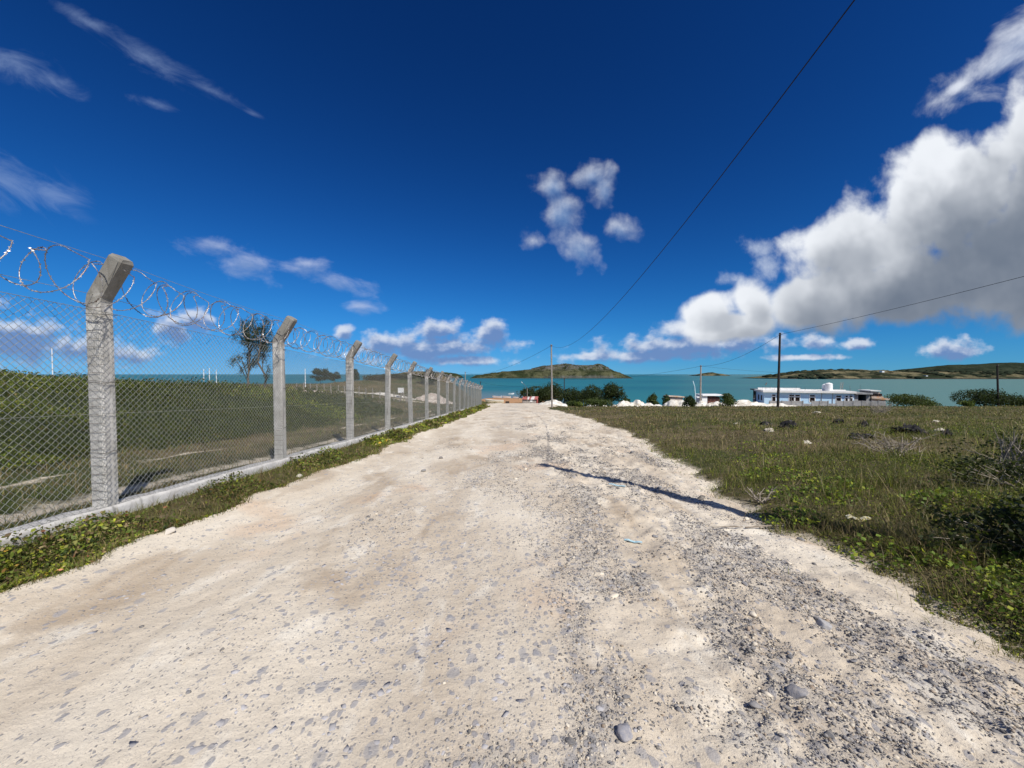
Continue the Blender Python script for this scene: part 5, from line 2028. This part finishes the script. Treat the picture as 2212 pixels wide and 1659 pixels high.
MB().box((p.x, Y, (zb + p.z) / 2 - 0.1), (3.0, 2.4, p.z - zb - 0.2)).build('wall', M_rubble, rs)
MB().box((p.x + 0.1, Y - 0.1, p.z), (3.5, 2.9, 0.2), 0, Matrix.Rotation(R(3), 3, 'Y')).build('roof', M_beige, rs)

# ------------------------------------------------------------------ shed at the end of the road
Y = 129
pl, pr = at(1128, 871, Y), at(1163, 871, Y)
zb = gz((pl.x + pr.x) / 2, Y) + 0.1
zt = at(1145, 857.5, Y).z
shed = thing('beach_shed', ((pl.x + pr.x) / 2, Y, zb), 'timber beach shed with faded red and white striped roof', 'shed')
M_plank = surf('grey_planks', (0.3, 0.27, 0.24), (0.46, 0.42, 0.38), 3, 0.95)
M_red = surf('faded_red_sheet', (0.34, 0.09, 0.08), (0.46, 0.17, 0.15), 2, 0.85)
M_pinkw = surf('faded_white_sheet', (0.6, 0.52, 0.5), (0.75, 0.68, 0.66), 2, 0.8)
L = pr.x - pl.x
hwall = (zt - zb) * 0.62
MB().box(((pl.x + pr.x) / 2 - 0.3, Y + 1.6, zb + hwall / 2 - 0.2), (L * 0.8, 2.9, hwall + 0.4)).build('wall', M_plank, shed)
npl = 14
for k in range(npl):
    xx = pl.x + (k + 0.5) / npl * L * 0.86
    MB().box((xx, Y + 0.05 + 0.02 * (k % 2), zb + hwall / 2 - 0.15), (L * 0.86 / npl - 0.04, 0.06, hwall + 0.3)).build('plank', M_plank, shed)
MB().box((pr.x - 0.35, Y + 1.6, zb + hwall / 2 - 0.1), (0.5, 2.6, hwall + 0.5)).build('end_wall', M_red, shed)
for k in range(9):
    xa = pl.x - 0.1 + k / 9 * (L - 0.2)
    xb = pl.x - 0.1 + (k + 1) / 9 * (L - 0.2)
    sh = 0.55
    V = [(xa, Y - 0.35, zb + hwall), (xb - 0.02, Y - 0.35, zb + hwall), (xb + sh - 0.02, Y + 3.2, zt), (xa + sh, Y + 3.2, zt)]
    V2 = [(a, c, d - 0.07) for a, c, d in V]
    MB().add(V + V2, [(0, 1, 2, 3), (7, 6, 5, 4), (0, 4, 5, 1), (1, 5, 6, 2), (2, 6, 7, 3), (3, 7, 4, 0)]).build('roof_sheet', M_red if k not in (3, 5, 6) else M_pinkw, shed)
MB().box((pl.x + L * 0.56, Y - 0.02, zb + 0.85), (0.75, 0.05, 0.9)).build('hatch', M_white, shed)


# ------------------------------------------------------------------ boats
def boat(label, px, wl_py, Y, Lm, rz, inner=(0.35, 0.36, 0.38), floating=False, B=1.5, H=0.75, stripe=None, tilt=0.0):
    x = (px - CX) / FPX * Y
    z = ZS - 0.12 if floating else max(gz(x, Y), ZS - 0.1) + 0.03
    o = thing('rowing_boat' if Lm < 5 else 'fishing_boat', (x, Y, z), label, 'boat')
    o.rotation_euler = (tilt, 0, rz)
    st = np.linspace(0, 1, 13)
    V = []
    nsec = 9

    def section(q, off):
        bw = B / 2 * (np.clip(1 - ((q - 0.42) / 0.6) ** 2, 0.02, 1) ** 0.6 if q > 0.42 else 0.82 + 0.18 * (q / 0.42)) - off
        sheer = H * (1 + 0.42 * max(q - 0.3, 0) ** 1.6 / 0.56 + 0.08 * (1 - q))
        keel = H * 0.9 * max(q - 0.78, 0) ** 1.5 / 0.1 * 0.4 + off
        rake = 0.10 * Lm * max(q - 0.8, 0) / 0.2
        out = []
        for k in range(nsec):
            a = -1 + 2 * k / (nsec - 1)
            yy_ = max(bw, 0.02) * np.sign(a) * abs(a) ** 0.75
            zz = keel + (sheer - keel) * abs(a) ** 2.2
            out.append(((q - 0.5) * Lm + rake * abs(a), yy_, zz))
        return out
    for off in (0.0, 0.05):
        for q in st:
            V += section(q if off == 0 else 0.02 + q * 0.955, off)
    n = len(st) * nsec
    F = []
    for s in (0, 1):
        for i in range(len(st) - 1):
            for k in range(nsec - 1):
                f = (s * n + i * nsec + k, s * n + (i + 1) * nsec + k, s * n + (i + 1) * nsec + k + 1, s * n + i * nsec + k + 1)
                F.append(f if s else f[::-1])
    # transom and gunwale faces join the two shells
    for i in range(len(st) - 1):
        for k in (0, nsec - 1):
            F.append((i * nsec + k, (i + 1) * nsec + k, n + (i + 1) * nsec + k, n + i * nsec + k))
    for k in range(nsec - 1):
        F.append((k, k + 1, n + k + 1, n + k))
    F.append(tuple(range(nsec)))
    F.append(tuple(n + q for q in range(nsec))[::-1])
    link('hull', make_mesh('hull', V, F, M_white if stripe is None else stripe), o)
    gl = [section(q, -0.03)[-1] for q in st]
    gr_ = [section(q, -0.03)[0] for q in st]
    for pts in (gl, gr_):
        m = MB().tube(pts, 0.035, 5)
        link('gunwale', make_mesh('gunwale', m.v, m.f, M_polewood if stripe is None else M_white), o)
    for q in (0.25, 0.5, 0.72):
        s = section(q, 0.06)
        m = MB().box((s[0][0], 0, H * 0.68), (0.25, abs(s[1][1]) * 2, 0.04))
        link('thwart', make_mesh('thwart', m.v, m.f, M_plank), o)
    return o


M_cream = surf('cream_boat_paint', (0.68, 0.62, 0.45), (0.8, 0.76, 0.62), 2, 0.6)
boat('large cream boat drawn up on the beach at the end of the fence', 1069, 869, 126, 5.6, R(172), B=1.7, H=0.85, stripe=M_cream)
boat('leftmost white boat at the edge of the water', 1074, 860, 205, 4.6, R(176), B=1.6, H=0.95)
boat('white boat in the middle of the row at the waterline', 1095, 860, 203, 4.0, R(172), B=1.5, H=0.95)
boat('small white boat floating on the water', 1104, 852, 246, 3.4, R(4), floating=True, B=1.4, H=0.9)
boat('small white boat nearest the shore trees', 1115, 861, 198, 3.0, R(176), B=1.3, H=0.8)
boat('white dinghy with blue cover between the two shore boats', 1084, 858, 206, 2.2, R(80), B=1.2, H=0.9, stripe=surf('blue_grey_cover', (0.2, 0.27, 0.36), (0.4, 0.45, 0.5), 3, 0.6))
# crate on the sand
p = at(1096, 869, 122)
cr = thing('fish_crate', (p.x, 122, gz(p.x, 122)), 'dark open crate on the sand in front of the cream boat', 'crate')
z0 = gz(p.x, 122)
MB().box((p.x, 122, z0 + 0.08), (1.2, 0.8, 0.1)).build('base', M_poledark, cr)
for dxx in (-0.58, 0.58):
    MB().box((p.x + dxx, 122, z0 + 0.38), (0.05, 0.8, 0.5)).build('side', M_poledark, cr)
for dyy in (-0.38, 0.38):
    MB().box((p.x, 122 + dyy, z0 + 0.38), (1.1, 0.05, 0.5)).build('side', M_poledark, cr)

# ------------------------------------------------------------------ sea
ms, t, b = new_mat('lagoon_water')
g_ = t.new('ShaderNodeNewGeometry')
p_ = g_.outputs['Position']
X_, Y_, Z_ = t.xyz(p_)
nl = t.noise(t.v('MULTIPLY', p_, (0.0016, 0.006, 0)), 1.0, 4, 0.55, 0.4)
nm = t.noise(t.v('MULTIPLY', p_, (0.012, 0.05, 0)), 1.0, 4, 0.6)
c = t.mix(t.step(nl, 0.36, 0.64), (0.014, 0.120, 0.152, 1), (0.028, 0.172, 0.182, 1))
ang = t.m('DIVIDE', X_, t.m('MAXIMUM', Y_, 1.0))
c = t.mix(t.step(ang, 0.35, 1.15), c, (0.085, 0.19, 0.172, 1))
shal = t.m('MULTIPLY', t.step(Y_, 340, 200), t.step(X_, 60, 10))
c = t.mix(t.m('MULTIPLY', shal, 0.75), c, (0.16, 0.20, 0.22, 1))
c = t.mix(t.m('MULTIPLY', t.step(nm, 0.55, 0.75), 0.35), c, (0.05, 0.22, 0.24, 1))
foam = t.noise(t.v('MULTIPLY', p_, (0.004, 0.03, 0)), 1.0, 5, 0.7)
reef = t.m('MULTIPLY', t.step(Y_, 5200, 5600), t.step(Y_, 7200, 6600))
c = t.mix(t.m('MULTIPLY', reef, t.step(foam, 0.5, 0.62)), c, (0.75, 0.8, 0.8, 1))
t.put(b.inputs['Base Color'], c)
b.inputs['Roughness'].default_value = 0.42
b.inputs['Specular IOR Level'].default_value = 0.16
bn = t.new('ShaderNodeBump')
bn.inputs['Strength'].default_value = 0.6
bn.inputs['Distance'].default_value = 0.6
t.put(bn.inputs['Height'], t.noise(t.v('MULTIPLY', p_, (0.25, 0.5, 0)), 1.0, 5, 0.65))
t.l.new(bn.outputs[0], b.inputs['Normal'])
V = [(-60000, -200, ZS), (60000, -200, ZS), (60000, 60000, ZS), (-60000, 60000, ZS)]
sea = link('sea', make_mesh('sea', V, [(0, 1, 2, 3)], ms))
tag(sea, 'turquoise lagoon stretching to the horizon', 'sea', kind='structure')


# ------------------------------------------------------------------ islands and headlands
def hill_mat(name, scrub, dry_, rockc, sc, shore=True, rock_amt=0.6):
    m, t, b = new_mat(name)
    g = t.new('ShaderNodeNewGeometry')
    p = g.outputs['Position']
    n = t.noise(p, sc, 6, 0.62)
    n2 = t.noise(t.v('MULTIPLY', p, (1, 1, 2.5)), sc * 3.2, 5, 0.65)
    c = t.mix(t.step(n, 0.42, 0.6), scrub, dry_)
    c = t.mix(t.m('MULTIPLY', t.step(n2, 0.5, 0.62), 0.8), c, tuple(0.55 * q for q in scrub[:3]) + (1,))
    nz = t.xyz(g.outputs['Normal'])[2]
    c = t.mix(t.m('MULTIPLY', t.step(nz, 0.72, 0.45), rock_amt), c, rockc)
    z = t.xyz(p)[2]
    if rock_amt > 0.8:
        rk = t.noise(t.v('MULTIPLY', p, (1, 1, 0.25)), 0.09, 5, 0.7)
        c = t.mix(t.m('MULTIPLY', t.step(z, ZS + 20, ZS + 36), t.step(rk, 0.45, 0.58)), c, rockc)
    if shore:
        c = t.mix(t.step(z, ZS + 3.0, ZS + 1.2), c, (0.05, 0.045, 0.04, 1))
    t.put(b.inputs['Base Color'], c)
    b.inputs['Roughness'].default_value = 1.0
    b.inputs['Specular IOR Level'].default_value = 0.0
    bn = t.new('ShaderNodeBump')
    bn.inputs['Strength'].default_value = 0.9
    bn.inputs['Distance'].default_value = 6.0
    t.put(bn.inputs['Height'], t.noise(p, sc * 6, 5, 0.7))
    t.l.new(bn.outputs[0], b.inputs['Normal'])
    return m


M_isl = hill_mat('island_scrub', (0.034, 0.043, 0.02, 1), (0.095, 0.095, 0.05, 1), (0.13, 0.125, 0.115, 1), 0.022, True, 0.9)
M_far = hill_mat('far_scrub', (0.03, 0.038, 0.022, 1), (0.19, 0.165, 0.095, 1), (0.08, 0.075, 0.06, 1), 0.014)
M_hill = hill_mat('wooded_ridge', (0.026, 0.036, 0.022, 1), (0.042, 0.052, 0.032, 1), (0.04, 0.048, 0.03, 1), 0.012, False)


def ridge(name, label, prof_px, Y, depth, mat, seed, amp=0.12, nx_=220, ny_=46, cliff=0.0):
    """land from a skyline: (px, py) pairs at distance Y, rounded front and back"""
    pxs = np.array([q[0] for q in prof_px], float)
    pys = np.array([q[1] for q in prof_px], float)
    u = np.linspace(pxs[0], pxs[-1], nx_)
    top = np.interp(u, pxs, pys)
    zt_ = np.array([at(a, c, Y).z for a, c in zip(u, top)]) - ZS
    xw = (u - CX) / FPX * Y
    v = np.linspace(-1, 1, ny_)
    X, Vv = np.meshgrid(xw, v)
    Ht = np.tile(zt_, (ny_, 1))
    shape = np.clip(1 - np.abs(Vv) ** (2.2 + cliff), 0, 1) ** (0.8)
    L = max(zt_.max(), 1)
    k = 6.0 / depth
    nn = fbm(X * k * 0.5, Vv * 3 + seed, 5, seed, 0.55)
    Z = Ht * shape * (1 + amp * nn * 2) + 0.10 * L * amp * 4 * fbm(X * k * 3, Vv * 9, 4, seed + 7) * (shape > 0.05)
    if cliff:
        st_ = L * 0.5
        Z = np.where(Z > st_, Z + 0.06 * L * np.sign(np.sin(Z / L * 9)) * 0.5, Z)
    Yw = Y + Vv * depth * (0.75 + 0.25 * np.tile(np.clip(zt_ / L, 0, 1), (ny_, 1))) + 0.06 * depth * fbm(X * k, Vv * 2, 3, seed + 3)
    P = np.stack([X, Yw, ZS + Z - 1.5 * (shape < 0.02) - 0.3], -1).reshape(-1, 3)
    i = np.arange(nx_ * ny_).reshape(ny_, nx_)
    F = np.stack([i[:-1, :-1], i[:-1, 1:], i[1:, 1:], i[1:, :-1]], -1).reshape(-1, 4)
    o = link(name, make_mesh(name, P, [F], mat, smooth=False))
    tag(o, label, 'island' if 'isl' in name else 'headland', kind='structure')
    return o


ridge('island', 'rocky scrub covered island straight ahead behind the roadside pole',
      [(1022, 816), (1030, 811), (1050, 808), (1070, 806), (1090, 803), (1120, 800), (1150, 797), (1162, 795), (1175, 792), (1195, 790), (1213, 788.5), (1225, 786.5), (1240, 789), (1265, 790), (1288, 789.5), (1300, 793), (1312, 798), (1325, 804), (1338, 808), (1346, 815)],
      1330, 150, M_isl, 3, 0.10, 300, 60, 1.0)
ridge('islet', 'small low dark islet left of the main island', [(925, 806), (945, 804.5), (965, 804), (985, 806), (993, 810), (998, 815)], 1400, 90, M_isl, 5, 0.08, 80, 30)
ridge('distant_island', 'tiny distant island near the horizon right of centre', [(1502, 810.5), (1512, 808), (1525, 805.5), (1532, 804), (1540, 806), (1556, 808), (1563, 810.5)], 3300, 170, M_far, 6, 0.08, 80, 24)
hd = ridge('headland', 'scrubby headland with pale fields across the bay on the right',
           [(1640, 816), (1660, 814), (1680, 811.5), (1700, 807), (1720, 804), (1745, 802), (1775, 800.5), (1800, 799), (1830, 799), (1848, 801.5), (1856, 804), (1875, 801), (1900, 801.5), (1930, 803), (1960, 802.5), (1985, 801), (2010, 802), (2050, 803), (2100, 803), (2160, 804), (2230, 804), (2330, 805)],
           1180, 170, M_far, 8, 0.09, 320, 50)
ridge('wooded_hill', 'long dark wooded hill rising behind the right hand headland',
      [(1975, 806), (1995, 799), (2015, 795), (2040, 791.5), (2070, 789), (2100, 787), (2130, 785), (2165, 784), (2200, 784), (2260, 783), (2340, 782)], 2300, 420, M_hill, 9, 0.05, 160, 40)

# trees dotted over the headland: too many and too far to count
r = np.random.default_rng(55)
n = 900
uu = r.uniform(1655, 2320, n)
prof = [(1640, 816), (1700, 807), (1745, 802), (1800, 799), (1856, 804), (1900, 801.5), (1985, 801), (2100, 803), (2330, 805)]
ht = np.array([at(q, np.interp(q, [a for a, _ in prof], [c_ for _, c_ in prof]), 1180).z - ZS for q in uu])
vv = r.uniform(-0.95, 0.15, n)
keep = fbm(uu * 0.03, vv * 3, 3, 5) > -0.1
uu, vv, ht = uu[keep], vv[keep], ht[keep]
n = len(uu)
xw = (uu - CX) / FPX * 1180
yw = 1180 + vv * 165
zw_ = ZS + ht * np.clip(1 - np.abs(vv) ** 2.2, 0, 1) ** 0.8
V0, F0 = rock_shape(1, 9, 0.5, 0)
s = r.uniform(3, 9, n)
SV = V0[None] * np.stack([s * 1.5, s, s * 0.42], 1)[:, None] + np.stack([xw, yw, zw_ + 0.5], 1)[:, None]
FF = (F0[None] + (np.arange(n) * len(V0))[:, None, None]).reshape(-1, 3)
o = arr_part('headland_scrub', SV.reshape(-1, 3), [FF], M_hill, None)
tag(o, 'dark bushes dotted over the headland across the bay', 'scrub', kind='stuff')
# two white houses on the headland
for (px, py, w, lab) in [(1905, 802, 5, 'tiny white house on the crest of the headland'), (1999, 812, 4, 'tiny pale house low on the headland slope')]:
    p = at(px, py, 1040)
    o = thing('headland_house', (p.x, 1040, p.z - 3), lab, 'house')
    sw = w / FPX * 1040
    MB().box((p.x, 1040, p.z - 1.0), (sw, 8, 4)).build('wall', M_white, o)
    MB().box((p.x, 1040, p.z + 1.3), (sw * 1.1, 9, 0.6)).build('roof', M_greyB, o)
